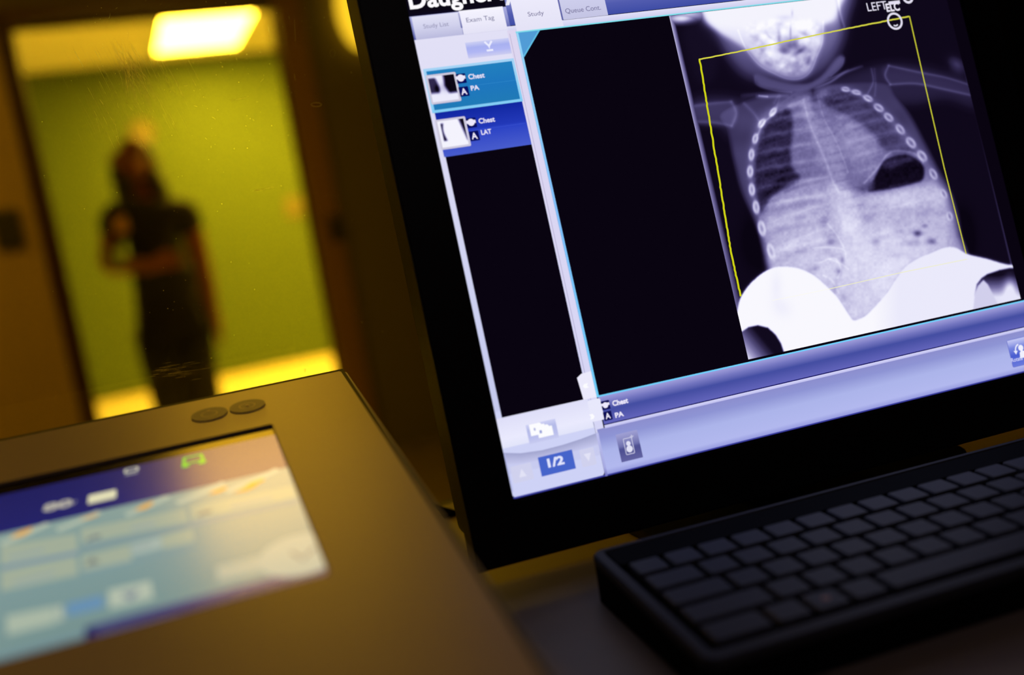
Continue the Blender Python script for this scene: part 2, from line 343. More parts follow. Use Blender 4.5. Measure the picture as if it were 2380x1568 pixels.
# small things on the green wall
M_plate = principled('ivory plastic', (0.155, 0.125, 0.05), 0.6)
sp = on_y(682, 481, YW)
t = empty('light_switch', Matrix.Translation((sp.x, YW, sp.z)))
box('cover_plate', (-0.06, -0.012, -0.075), (0.06, 0, 0.075), M_plate, t, bevel=0.004)
box('rocker', (-0.02, -0.018, -0.035), (0.02, -0.011, 0.035), M_plate, t, bevel=0.002)
tag(t, 'pale beige light switch on the green wall near the right door frame', 'light switch')
sp = on_y(330, 308, YW)
bm = bmesh.new(); bmesh.ops.create_cone(bm, cap_ends=True, segments=40, radius1=0.085, radius2=0.085, depth=0.03, matrix=Matrix.Rotation(R(90), 4, 'X'))
o = link('wall_disc', bm_mesh(bm, 'wall_disc'), M_plate); o.location = (sp.x, YW-0.015, sp.z)
tag(o, 'small pale round disc on the green wall just above the person', 'wall disc')
tag(box('baseboard_far', (XL, YW-0.015, 0), (XR, YW, 0.05), principled('pale skirting', (0.80, 0.70, 0.5), 0.5)), kind='structure')

# ================================================================ PERSON in the corridor
YP = 4.98
def J(x, y, dy=0.0): p = on_y(x, y, YP+dy); return (p.x, p.y, p.z)
def skin_mesh(name, chains, root=0, sub=2):
    """chains: list of lists of (key, pos, radius or (rx, ry)); shared keys weld"""
    keys, pos, rad, edges = {}, [], [], []
    for ch in chains:
        prev = None
        for it in ch:
            k = it[0]
            if k not in keys: keys[k] = len(pos); pos.append(it[1]); rad.append(it[2] if isinstance(it[2], tuple) else (it[2], it[2]))
            i = keys[k]
            if prev is not None and prev != i: edges.append((prev, i))
            prev = i
    me = bpy.data.meshes.new(name); me.from_pydata(pos, edges, []); o = bpy.data.objects.new(name+'_tmp', me); col.objects.link(o)
    md = o.modifiers.new('s', 'SKIN'); md.use_smooth_shade = True; md.branch_smoothing = 0.6
    ms = o.modifiers.new('b', 'SUBSURF'); ms.levels = sub; ms.render_levels = sub
    lay = me.skin_vertices[0].data
    for i, r_ in enumerate(rad): lay[i].radius = (r_[0]*1.28, r_[1]*1.28); lay[i].use_root = (i == root)
    dg = bpy.context.evaluated_depsgraph_get(); out = bpy.data.meshes.new_from_object(o.evaluated_get(dg)); bpy.data.objects.remove(o)
    for p in out.polygons: p.use_smooth = True
    out.materials.clear(); out.name = name; return out
PX = J(395, 700)[0]
person = empty('person', Matrix.Translation((PX, YP, 0)))
tag(person, 'person with long dark hair, dark top and trousers, standing in the doorway, one arm bent', 'person')
def loc(p): return (p[0]-PX, p[1]-YP, p[2])
def jl(x, y, dy=0.0): return loc(J(x, y, dy))
M_skin = principled('skin', (0.26, 0.075, 0.045), 0.55, noise=0.05)
M_top = principled('dark scrub top', (0.007, 0.005, 0.006), 0.85, noise=0.2, scale=60, bump=0.2)
M_pant = principled('black trousers', (0.008, 0.007, 0.008), 0.9, noise=0.2, scale=60, bump=0.2)
M_hair = principled('dark hair', (0.014, 0.008, 0.006), 0.5, noise=0.3, scale=80)
pelvis = jl(395, 725); waist = jl(382, 640); chest = jl(350, 540); upch = jl(342, 492); neck = jl(332, 447); nk2 = jl(322, 420); head1 = jl(312, 388, -0.02); head2 = jl(308, 345, -0.01); crown = jl(304, 318, 0.0)
shL = jl(272, 490); elL = jl(250, 620, 0.02); wrL = jl(345, 618, -0.20); shR = jl(430, 488); elR = jl(468, 615, 0.03); wrR = jl(492, 715, -0.02)
hipL = jl(358, 735); hipR = jl(432, 722); knL = (hipL[0]+0.0, hipL[1]-0.01, 0.48); knR = (hipR[0]-0.005, hipR[1]-0.01, 0.48)
anL = (knL[0]+0.0, knL[1]+0.03, 0.09); anR = (knR[0], knR[1]+0.03, 0.09)
def add(p, d): return (p[0]+d[0], p[1]+d[1], p[2]+d[2])
handL = add(wrL, (0.075, -0.02, 0.01)); handR = add(wrR, (0.01, -0.01, -0.085))
chains = [[('pel', pelvis, (0.13, 0.10)), ('wai', waist, (0.11, 0.085)), ('che', chest, (0.135, 0.10)), ('uch', upch, (0.12, 0.09)), ('nk', neck, 0.052), ('nk2', nk2, 0.05), ('h1', head1, (0.066, 0.08)), ('h2', head2, (0.075, 0.092)), ('cr', crown, (0.055, 0.065))],
    [('uch', 0, 0), ('shL', shL, 0.055), ('aL', tuple(np.array(shL)*0.5+np.array(elL)*0.5), 0.046), ('elL', elL, 0.038), ('fL', tuple(np.array(wrL)*0.5+np.array(elL)*0.5), 0.036), ('wrL', wrL, 0.026), ('pmL', handL, (0.036, 0.02))],
    [('uch', 0, 0), ('shR', shR, 0.055), ('aR', tuple(np.array(shR)*0.5+np.array(elR)*0.5), 0.046), ('elR', elR, 0.038), ('fR', tuple(np.array(wrR)*0.5+np.array(elR)*0.5), 0.036), ('wrR', wrR, 0.026), ('pmR', handR, (0.02, 0.036))],
    [('pel', 0, 0), ('hpL', hipL, 0.09), ('tL', tuple(np.array(hipL)*0.5+np.array(knL)*0.5), 0.078), ('knL', knL, 0.058), ('cL', tuple(np.array(anL)*0.4+np.array(knL)*0.6), 0.055), ('anL', anL, 0.036), ('ftL', add(anL, (0.0, -0.14, -0.06)), (0.04, 0.03))],
    [('pel', 0, 0), ('hpR', hipR, 0.09), ('tR', tuple(np.array(hipR)*0.5+np.array(knR)*0.5), 0.078), ('knR', knR, 0.058), ('cR', tuple(np.array(anR)*0.4+np.array(knR)*0.6), 0.055), ('anR', anR, 0.036), ('ftR', add(anR, (0.02, -0.14, -0.06)), (0.04, 0.03))],
    [('h1', 0, 0), ('ns', add(head1, (0, -0.088, 0.01)), 0.013)], [('h1', 0, 0), ('chin', add(head1, (0, -0.055, -0.055)), 0.026)],
    [('h2', 0, 0), ('erL', add(head2, (-0.078, 0.005, -0.035)), (0.012, 0.02))], [('h2', 0, 0), ('erR', add(head2, (0.078, 0.005, -0.035)), (0.012, 0.02))]]
for k in range(4):   # fingers of the bent arm's hand curl round the cup, those of the hanging hand point down
    b0 = add(handL, (0.03, 0.0, 0.026-0.018*k)); l_ = (0.03, 0.034, 0.031, 0.025)[k]
    chains.append([('pmL', 0, 0), ('kL%d' % k, b0, 0.0095), ('mL%d' % k, add(b0, (l_*0.9, -0.018, 0)), 0.009), ('tL%d' % k, add(b0, (l_*1.0, -0.045, 0)), 0.008)])
    b1 = add(handR, (0.004, -0.028+0.018*k, -0.035)); l_ = (0.03, 0.035, 0.038, 0.033)[k]
    chains.append([('pmR', 0, 0), ('kR%d' % k, b1, 0.0095), ('mR%d' % k, add(b1, (-0.006, 0, -l_)), 0.009), ('tR%d' % k, add(b1, (-0.018, 0, -l_*1.7)), 0.008)])
chains.append([('pmL', 0, 0), ('thL', add(handL, (-0.005, -0.03, 0.035)), 0.012), ('thL2', add(handL, (0.02, -0.055, 0.04)), 0.0095)])
chains.append([('pmR', 0, 0), ('thR', add(handR, (-0.01, -0.04, 0.005)), 0.012), ('thR2', add(handR, (-0.016, -0.055, -0.03)), 0.0095)])
link('body', skin_mesh('body', chains), M_skin, person)
top_ch = [[('hem', add(pelvis, (0.0, 0, -0.07)), (0.150, 0.118)), ('mid', add(pelvis, (0.0, 0, 0.03)), (0.142, 0.112)), ('wai', waist, (0.135, 0.108)), ('che', chest, (0.150, 0.118)), ('uch', upch, (0.145, 0.11)), ('col', add(neck, (0, 0, -0.03)), (0.075, 0.068))],
    [('uch', 0, 0), ('shL', shL, 0.075), ('slL', tuple(np.array(shL)*0.45+np.array(elL)*0.55), 0.085)],
    [('uch', 0, 0), ('shR', shR, 0.075), ('slR', tuple(np.array(shR)*0.5+np.array(elR)*0.5), 0.072)]]
link('top', skin_mesh('top', top_ch, root=1), M_top, person)
pn_ch = [[('wb', add(pelvis, (0, 0, 0.03)), (0.150, 0.115)), ('pel', add(pelvis, (0, 0, -0.03)), (0.155, 0.12)), ('hpL', add(hipL, (0, 0, -0.06)), 0.105), ('tL', tuple(np.array(hipL)*0.5+np.array(knL)*0.5), 0.098), ('knL', knL, 0.082), ('heL', add(anL, (0, 0, 0.0)), 0.07)],
    [('pel', 0, 0), ('hpR', add(hipR, (0, 0, -0.06)), 0.105), ('tR', tuple(np.array(hipR)*0.5+np.array(knR)*0.5), 0.098), ('knR', knR, 0.082), ('heR', add(anR, (0, 0, 0.0)), 0.07)]]
link('trousers', skin_mesh('trousers', pn_ch, root=1), M_pant, person)
for an in (anL, anR):
    f = skin_mesh('shoe', [[('h', add(an, (0, 0.03, -0.045)), (0.045, 0.042)), ('m', add(an, (0.005, -0.06, -0.05)), (0.048, 0.038)), ('t', add(an, (0.01, -0.15, -0.06)), (0.045, 0.028))]]); link('shoe', f, M_black, person)
hr = [[('a', add(crown, (0.0, 0.02, 0.012)), (0.07, 0.08)), ('b', add(head2, (0.03, 0.045, 0.0)), (0.082, 0.085)), ('c', add(head1, (0.05, 0.055, -0.02)), (0.085, 0.06)), ('d', jl(365, 440, 0.05), (0.085, 0.05)), ('e', jl(378, 490, 0.06), (0.07, 0.045)), ('f', jl(380, 530, 0.08), (0.05, 0.035))],
    [('b', 0, 0), ('g', jl(278, 385, 0.03), (0.028, 0.05)), ('h', jl(285, 440, 0.0), (0.032, 0.035)), ('i', jl(300, 490, -0.06), (0.028, 0.03))]]
link('hair', skin_mesh('hair', hr, root=1), M_hair, person)
M_eye = principled('eye', (0.05, 0.03, 0.02), 0.2)
for s in (-1, 1):
    bm = bmesh.new(); bmesh.ops.create_uvsphere(bm, u_segments=12, v_segments=8, radius=0.012); bmesh.ops.translate(bm, vec=add(head2, (0.03*s, -0.083, -0.03)), verts=bm.verts)
    link('eye', bm_mesh(bm, 'eye', True), M_eye, person)
bm = bmesh.new(); bmesh.ops.create_uvsphere(bm, u_segments=12, v_segments=8, radius=1); bmesh.ops.scale(bm, vec=(0.026, 0.01, 0.008), verts=bm.verts); bmesh.ops.translate(bm, vec=add(head1, (0, -0.08, -0.03)), verts=bm.verts)
link('mouth', bm_mesh(bm, 'mouth', True), principled('lips', (0.3, 0.08, 0.06), 0.5), person)
bp = jl(281, 522, -0.125)
bd = box('badge', (-0.028, -0.004, -0.036), (0.028, 0.004, 0.036), principled('tan badge', (0.75, 0.42, 0.2), 0.5), person, bevel=0.003); bd.location = bp; bd['label'] = 'pale tan badge on the sleeve side of the dark top'
# cup held in the bent arm's hand
cp = J(272, 598, -0.20)
bm = bmesh.new()
prof = [(0.0, 0), (0.026, 0), (0.028, 0.004), (0.033, 0.085), (0.035, 0.088), (0.033, 0.09), (0.030, 0.084), (0.026, 0.008), (0, 0.006)]
rings = [[bm.verts.new((r_*math.cos(2*math.pi*k/28), r_*math.sin(2*math.pi*k/28), z_)) for k in range(28)] for r_, z_ in prof[1:-1]]
for i in range(len(rings)-1):
    for k in range(28): bm.faces.new((rings[i][k], rings[i][(k+1) % 28], rings[i+1][(k+1) % 28], rings[i+1][k]))
bm.faces.new(rings[0][::-1]); bm.faces.new(rings[-1])
cup = link('cup', bm_mesh(bm, 'cup', True), principled('pale green plastic', (0.30, 0.42, 0.2), 0.4)); cup.location = (cp[0], cp[1], cp[2]-0.045)
tag(cup, 'small pale green cup held at the bent elbow of the person', 'cup')

# ================================================================ DESK
dk = empty('desk', Matrix.Translation((0, 0, 0)))
box('worktop', (-1.5, -0.35, DESK-0.03), (1.7, YG-0.0215, DESK), M_desk, dk, bevel=0.002)
for x in (-1.3, 1.5): box('side_panel', (x-0.015, -0.3, 0), (x+0.015, YG-0.03, DESK-0.03), M_desk, dk)
tag(dk, 'long matt desk under the yellow window carrying console, monitor and keyboard', 'desk')
# dark triangle added as the small shadow on the desk between console and monitor
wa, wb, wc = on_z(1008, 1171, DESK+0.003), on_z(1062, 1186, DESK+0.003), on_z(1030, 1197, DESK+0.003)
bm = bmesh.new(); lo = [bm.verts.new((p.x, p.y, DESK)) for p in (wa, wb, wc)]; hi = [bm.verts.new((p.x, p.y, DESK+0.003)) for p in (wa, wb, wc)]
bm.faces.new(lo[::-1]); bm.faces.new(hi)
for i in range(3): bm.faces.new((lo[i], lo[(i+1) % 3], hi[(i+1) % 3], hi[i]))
tag(link('shadow_wedge', bm_mesh(bm, 'shadow_wedge'), principled('shadow black', (0.006, 0.005, 0.005), 1.0, spec=0.0)), 'thin dark triangle standing in for a shadow on the desk between console and monitor', 'wedge')

# ================================================================ CONSOLE (sloped touch panel)
pr, pu = tilted(R(-2.66), R(79.5))
PF = Frame(EYE+ray(797, 857)*0.60, pr, pu)
con = empty('control_console', frame_matrix(PF))
tag(con, 'sloping beige-grey control console with a lit touch screen, left of the monitor', 'control console')
M_con = principled('beige console plastic', (0.58, 0.43, 0.29), 0.38, noise=0.03, scale=300, bump=0.05)
M_groove = principled('groove', (0.015, 0.012, 0.01), 0.7)
M_con2 = principled('console side plastic', (0.42, 0.37, 0.30), 0.45, noise=0.03, scale=300)
CX0, CX1, CY0, CY1 = -0.365, -0.0014, -0.43, -0.0022
# housing: from the sloped top straight down to the desk
bm = bmesh.new(); dn = Vector((0, 0, -1)); dl = Vector((dn.dot(PF.r), dn.dot(PF.u), dn.dot(PF.n)))
hole = (-0.313, -0.2315, -0.0511, -0.0655)       # screen opening x0,y0,x1,y1
def down(p): W_ = PF.W(*p); k = W_.z-(DESK+0.0005); return Vector(p)+dl*k
outer = rrect(CX0-0.004, CY0-0.004, CX1+0.0032, CY1+0.0042, 0.004, 3)
top = [bm.verts.new((x, y, -0.0022)) for x, y in outer]; bot = [bm.verts.new(down((x, y, -0.0022))) for x, y in outer]
n = len(outer)
for i in range(n): bm.faces.new((bot[i], bot[(i+1) % n], top[(i+1) % n], top[i]))
bm.faces.new(bot[::-1]); bm.faces.new(top)
link('housing', bm_mesh(bm, 'housing'), M_con2, con)
# face plate with screen opening
def plate_with_hole(name, o_, h_, z0, z1, mat, parent, bev=0.0006):
    x0, y0, x1, y1 = o_; a, b, c, d = h_; bm = bmesh.new()
    O = [(x0, y0), (x1, y0), (x1, y1), (x0, y1)]; I = [(a, b), (c, b), (c, d), (a, d)]
    vo = [[bm.verts.new((x, y, z)) for x, y in O] for z in (z0, z1)]; vi = [[bm.verts.new((x, y, z)) for x, y in I] for z in (z0, z1)]
    for i in range(4):
        j = (i+1) % 4
        bm.faces.new((vo[1][i], vo[1][j], vi[1][j], vi[1][i])); bm.faces.new((vo[0][j], vo[0][i], vi[0][i], vi[0][j]))
        bm.faces.new((vo[0][i], vo[0][j], vo[1][j], vo[1][i])); bm.faces.new((vi[0][j], vi[0][i], vi[1][i], vi[1][j]))
    bmesh.ops.bevel(bm, geom=[e for e in bm.edges if all(v.co.z > z1-1e-6 for v in e.verts) and len(e.link_faces) == 2 and any(abs(f.normal.z) < 0.5 for f in e.link_faces)] or [], offset=bev, segments=2, affect='EDGES')
    return link(name, bm_mesh(bm, name), mat, parent)
plate_with_hole('seal', (CX0-0.0013, CY0-0.0013, CX1+0.0015, CY1+0.0030), (hole[0]-0.0004, hole[1]-0.0004, hole[2]+0.0004, hole[3]+0.0004), -0.0021, -0.00005, M_groove, con, 0.0001)['label'] = 'dark seal line round the face plate'
plate_with_hole('face_plate', (CX0, CY0, CX1, CY1), hole, -0.0012, 0.0, M_con, con)
# two round push buttons
for k, (bx, by) in enumerate(((487, 964), (575, 945))):
    x, y = PF.hit(bx, by)
    b_ = prism('round_button', disc_pts(x, y, 0.0098, 48), 0.0, 0.0007, principled('grey button', (0.30, 0.265, 0.22), 0.5, noise=0.12, scale=900), con, bevel=0.0003)
    b_['label'] = 'dark round button at the console edge'
    ring = [(x+0.0042*math.cos(2*math.pi*q/40), y+0.0042*math.sin(2*math.pi*q/40)) for q in range(40)]
    ui = ui_line('button_ring', [(p[0], p[1]) for p in ring], 0.0005, (120, 110, 90), 0.00078, M_con, b_, closed=True)
    if k: prism('button_dot', disc_pts(x, y, 0.001, 16), 0.0007, 0.0009, M_con, b_)
    else: prism('button_mark', [(x, y+0.0062), (x-0.0012, y+0.0042), (x+0.0012, y+0.0042)], 0.0007, 0.0009, M_con, b_)
M_cs = screen_mat('console display', gloss=0.75, rough=0.22)
hx0, hy0, hx1, hy1 = hole
disp = prism('touch_screen', [(hx0-0.002, hy0-0.002), (hx1+0.002, hy0-0.002), (hx1+0.002, hy1+0.002), (hx0-0.002, hy1+0.002)], -0.0021, -0.0016, principled('dark display glass', (0.006, 0.005, 0.006), 0.2), con)
def Pc(x, y): return PF.hit(x, y)
def quadc(name, pts, color, z, m=None): return ui_poly(name, [Pc(*p) for p in pts], color, -0.0015+z*0.00005, m or M_cs, disp)
yh1 = Pc(640, 1003)[1]; yh0 = Pc(665, 1079)[1]; yb0 = Pc(762, 1316)[1]
BODY = (140, 176, 188)
ui_grad('header_bar', hx0, yh0, hx1, yh1, [(0, (26, 30, 104)), (1, (24, 27, 92))], -0.00148, M_cs, disp)
ui_grad('page_background', hx0, hy0+0.006, hx1, yh0, [(0, (116, 144, 142)), (0.4, (122, 150, 150)), (1, (134, 158, 152))], -0.00148, M_cs, disp)
ui_grad('footer_bar', Pc(195, 1460)[0], hy0, hx1, hy0+0.0100, [(0, (34, 34, 84)), (1, (60, 60, 120))], -0.00145, M_cs, disp)
ui_grad('footer_edge', hx0, hy0, Pc(195, 1460)[0], hy0+0.0065, [(0, (80, 100, 100)), (1, (120, 150, 160))], -0.00145, M_cs, disp)
# header symbols
x, y = Pc(448, 1063)
G = (70, 200, 50)
ui_line('bus_symbol', [(x-0.0048, y-0.0025), (x-0.004, y+0.0052), (x+0.004, y+0.0052), (x+0.0048, y-0.0025)], 0.0021, G, -0.00138, M_cs, disp, closed=True)
for s in (-1, 1): ui_poly('bus_wheel', disc_pts(x+s*0.0040, y-0.0050, 0.0019, 12), G, -0.00137, M_cs, disp)
x, y = Pc(304, 1088)
ui_line('marker_symbol', rrect(x-0.0028, y-0.001, x+0.0028, y+0.0036, 0.0008, 2), 0.0013, (190, 190, 170), -0.00138, M_cs, disp, closed=True)
ui_poly('marker_symbol', [(x-0.003, y-0.0045), (x+0.003, y-0.0045), (x+0.003, y-0.003), (x-0.003, y-0.003)], (150, 150, 150), -0.00138, M_cs, disp)
x, y = Pc(236, 1147); ui_poly('status_box', rrect(x-0.0062, y-0.0052, x+0.0062, y+0.0048, 0.001, 2), (222, 218, 180), -0.00138, M_cs, disp)
x, y = Pc(97, 1184); ui_text('header_text', '80', x, y, 0.0125, 0.0085, (185, 180, 165), -0.00138, M_cs, disp, bold=0.04)
x, y = Pc(142, 1172); ui_text('header_text', 'kV', x, y, 0.0065, 0.004, (150, 145, 150), -0.00138, M_cs, disp, bold=0.03)
# list cells
CELL = (160, 172, 152)
cells = [[(0, 1262), (176, 1233), (178, 1272), (0, 1306)], [(186, 1222), (428, 1175), (437, 1206), (188, 1256)], [(440, 1170), (678, 1122), (690, 1150), (445, 1202)],
    [(0, 1320), (176, 1285), (180, 1328), (0, 1366)], [(187, 1285), (300, 1258), (305, 1295), (190, 1320)], [(372, 1238), (445, 1220), (450, 1252), (378, 1268)]]
for c in cells: quadc('list_cell', c, CELL, 3)
quadc('list_cell', [(302, 1257), (372, 1240), (376, 1266), (305, 1284)], (160, 178, 170), 3)
def linec(name, pts, w_, color, z=4): return ui_line(name, [Pc(*p) for p in pts], w_, color, -0.0015+z*0.00005, M_cs, disp)
linec('divider_line', [(0, 1313), (180, 1277)], 0.0013, (110, 125, 170)); linec('divider_line', [(186, 1268), (440, 1214)], 0.0011, (120, 130, 150)); linec('divider_line', [(440, 1213), (692, 1157)], 0.0011, (150, 150, 165))
linec('divider_line', [(188, 1326), (450, 1262)], 0.0007, (120, 145, 160))
for a_, b_ in (((20, 1290), (100, 1272)), ((30, 1350), (125, 1325)), ((303, 1222), (360, 1210)), ((535, 1172), (630, 1150)), ((305, 1268), (352, 1257))): linec('blurred_entry', [a_, b_], 0.0035, (150, 165, 160), 5)
for a_, b_ in (((200, 1248), (212, 1246)), ((212, 1243), (232, 1239)), ((458, 1191), (468, 1188)), ((468, 1186), (490, 1181))): linec('entry_mark', [a_, b_], 0.0032, (110, 120, 125), 5)
x, y = Pc(213, 1297); ui_poly('person_symbol', [(x-0.003, y-0.003), (x+0.003, y-0.003), (x, y+0.003)], (110, 120, 120), -0.00124, M_cs, disp)
for cx_, cy_, ln in ((60, 1235, 100), (185, 1205, 90), (345, 1170, 90), (470, 1140, 100), (590, 1112, 110)):
    linec('chart_streak', [(cx_-ln*0.6, cy_+ln*0.22), (cx_, cy_-2), (cx_+ln*0.5, cy_-ln*0.26)], 0.0042, (176, 188, 168), 1.5)
for cx_, cy_, w_, h_ in ((46, 1232, 0.009, 0.0075), (332, 1170, 0.0085, 0.007), (503, 1134, 0.009, 0.005), (566, 1130, 0.011, 0.005), (588, 1116, 0.010, 0.0055), (205, 1195, 0.008, 0.003)):
    x, y = Pc(cx_, cy_); ui_poly('orange_mark', [(x-w_/2, y-h_/3), (x+w_*0.1, y-h_/2), (x+w_/2, y), (x+w_/2, y+h_/2), (x-w_*0.1, y+h_*0.2)], (232, 160, 50) if cx_ > 400 else (222, 166, 74), -0.00132, M_cs, disp)
quadc('soft_button', [(250, 1364), (348, 1342), (355, 1382), (252, 1407)], (176, 188, 170), 4)
x, y = Pc(302, 1378); ui_poly('arrow_symbol', [(x-0.0035, y+0.003), (x, y-0.003), (x+0.0035, y+0.003)], (100, 115, 140), -0.00124, M_cs, disp)
quadc('blue_text_block', [(152, 1396), (236, 1376), (240, 1402), (155, 1424)], (100, 142, 178), 3)
quadc('soft_button', [(12, 1424), (124, 1402), (128, 1440), (14, 1468)], (168, 182, 164), 4); quadc('soft_button', [(126, 1402), (142, 1399), (147, 1432), (130, 1436)], (172, 184, 168), 4)
quadc('soft_button', [(500, 1310), (640, 1275), (740, 1245), (752, 1290), (650, 1310), (505, 1345)], (160, 172, 160), 3)
ui_poly('round_soft_button', disc_pts(*Pc(700, 1280), 0.017, 28), (164, 176, 164), -0.00130, M_cs, disp)
x, y = Pc(704, 1281); ui_line('arrow_symbol', [(x-0.004, y+0.004), (x-0.001, y-0.004), (x+0.005, y+0.003)], 0.0016, (100, 105, 115), -0.00122, M_cs, disp)
quadc('footer_mark', [(198, 1470), (218, 1465), (216, 1448), (196, 1453)], (20, 22, 90), 8)
linec('footer_text', [(225, 1465), (420, 1420)], 0.0028, (82, 84, 120), 8)

# ================================================================ MONITOR
mr, mu = tilted(R(-4.56), R(11.6))
MF = Frame(EYE+ray(1193, 1160)*0.5556, mr, mu)
SW, SH = 0.3765, 0.301
mon = empty('monitor', frame_matrix(MF))
tag(mon, 'black flat monitor showing a chest x-ray in a software window, standing right of the console', 'monitor')
plate_with_hole('bezel', (-0.0279, -0.0345, SW+0.0279, SH+0.028), (0, 0, SW, SH), -0.018, 0.0016, M_black, mon, 0.0012)
prism('rear_cover', rrect(-0.0262, -0.020, SW+0.0262, SH+0.026, 0.01), -0.018, -0.040, M_black, mon)
prism('rear_cover', rrect(0.06, 0.03, SW-0.06, SH-0.06, 0.02), -0.040, -0.062, M_black, mon, taper=0.9)
# stand: neck and foot resting on the desk
fc = MF.W(SW/2, 0.08, -0.07)
inv = frame_matrix(MF).inverted()
def to_mon(p): return inv @ Vector(p)
def world_box(name, pts_bot, pts_top, mat, parent, conv):
    bm = bmesh.new(); lo = [bm.verts.new(conv(p)) for p in pts_bot]; hi = [bm.verts.new(conv(p)) for p in pts_top]; n = len(lo)
    bm.faces.new(lo[::-1]); bm.faces.new(hi)
    for i in range(n): bm.faces.new((lo[i], lo[(i+1) % n], hi[(i+1) % n], hi[i]))
    return link(name, bm_mesh(bm, name), mat, parent)
ftp = [(x, y) for x, y in rrect(fc.x-0.115, fc.y-0.105, fc.x+0.115, fc.y+0.045, 0.03)]
world_box('stand_foot', [(x, y, DESK+0.0003) for x, y in ftp], [(x, y, DESK+0.007) for x, y in ftp], M_black, mon, to_mon)
world_box('stand_neck', [(fc.x-0.04, fc.y-0.01, DESK+0.007), (fc.x+0.04, fc.y-0.01, DESK+0.007), (fc.x+0.04, fc.y+0.03, DESK+0.007), (fc.x-0.04, fc.y+0.03, DESK+0.007)],
    [MF.W(SW/2-0.035, 0.14, -0.060), MF.W(SW/2+0.035, 0.14, -0.060), MF.W(SW/2+0.035, 0.14, -0.085), MF.W(SW/2-0.035, 0.14, -0.085)], M_black, mon, to_mon)
M_px = screen_mat('monitor pixels', gloss=0.0)
lay = 0.00008
scr = prism('display', [(-0.001, -0.001), (SW+0.001, -0.001), (SW+0.001, SH+0.001), (-0.001, SH+0.001)], -0.002, -0.0008, principled('black display glass', (0.004, 0.003, 0.006), 0.3), mon)
def S(x, y): return MF.hit(x, y)
def Z(k): return -0.0008+lay*k
def up(name, pts, color, k): return ui_poly(name, [S(*p) for p in pts], color, Z(k), M_px, scr)
def gr(name, x0, y0, x1, y1, stops, k, **kw): return ui_grad(name, x0, y0, x1, y1, stops, Z(k), M_px, scr, **kw)
DK = (9, 4, 16)
LAV = (226, 224, 246)
y_title = S(950, 38)[1]; y_tab0 = S(965, 92)[1]; y_main1 = S(1260, 69)[1]; y_main0 = S(1800, 828)[1]+0.0
x_div = S(1236, 334)[0]; x_main = S(1218, 135)[0]; y_left0 = S(1160, 972)[1]; x_blk = S(1036, 365)[0]
y_cy = (S(1392, 917)[1]+S(2373, 704)[1])/2; y_dark = S(2150, 812)[1]; y_bar0 = S(2150, 915)[1]
gr('title_bar', 0, y_title, SW, SH, [(0, (12, 8, 34)), (0.1, (12, 8, 22)), (1, (12, 8, 22))], 1)
xT = S(955, 21)[0]
ui_text('patient_name', 'Daugherty', S(954, 22)[0], S(957, 19)[1], S(1203, 4)[0]-S(954, 22)[0], None, (252, 250, 255), Z(2), M_px, scr, bold=0.028)
# tab row
gr('tab_strip', 0, y_tab0, x_div+0.003, y_title, [(0, (84, 90, 165)), (0.5, (140, 145, 205)), (1, (170, 172, 225))], 1)
gr('tab_strip', x_div+0.003, S(1415, 33)[1], SW, y_title+0.0115, [(0, (62, 76, 165)), (0.3, (82, 92, 175)), (1, (150, 155, 215))], 2)
ta = S(966, 88); tb = S(1070, 42)
gr('tab', S(967, 88)[0], y_tab0, S(1073, 60)[0], y_title-0.0004, [(0, (186, 186, 222)), (0.45, (208, 208, 236)), (1, (226, 226, 246))], 3)
gr('tab', S(1074, 60)[0], y_tab0, S(1172, 30)[0], y_title+0.0003, [(0, (228, 226, 246)), (1, (245, 243, 255))], 3)
gr('tab_shadow', S(1071, 60)[0], y_tab0+0.004, S(1074, 60)[0]+0.0002, y_title-0.001, [(0, (90, 95, 165)), (1, (180, 180, 220))], 4)
gr('tab', S(1195, 40)[0], y_main1, S(1302, 20)[0], y_title+0.0125, [(0, (228, 226, 246)), (1, (240, 238, 254))], 3)
gr('tab', S(1306, 30)[0], S(1308, 46)[1], S(1411, 20)[0], y_title+0.0125, [(0, (196, 196, 228)), (0.5, (206, 206, 236)), (1, (222, 222, 244))], 4)
gr('tab_shadow', S(1303, 30)[0], S(1308, 46)[1], S(1306, 30)[0]+0.0002, y_title+0.0125, [(0, (90, 95, 165)), (1, (110, 110, 175))], 5)
TX = (112, 108, 150)
def txt(name, s_, xa, ya, xb, h, color, k, bold=0.0): X, Y = S(xa, ya); return ui_text(name, s_, X, Y, S(xb, ya)[0]-X, h, color, Z(k), M_px, scr, bold)
txt('tab_text', 'Study List', 986, 69, 1046, 0.0034, (140, 138, 176), 5); txt('tab_text', 'Exam Tag', 1086, 55, 1152, 0.0036, TX, 5)
txt('tab_text', 'Study', 1229, 41, 1267, 0.0036, TX, 5); txt('tab_text', 'Queue Cont.', 1316, 33, 1400, 0.0036, TX, 6)
# bright strips round the main view
gr('pane_edge', x_div+0.0005, y_main1+0.0004, SW, S(1500, 25)[1], [(0, (205, 205, 238)), (1, (225, 224, 248))], 2)
gr('view_border', x_main-0.0016, y_main1-0.0001, SW, y_main1+0.0008, [(0, (110, 215, 230)), (1, (150, 225, 240))], 6)
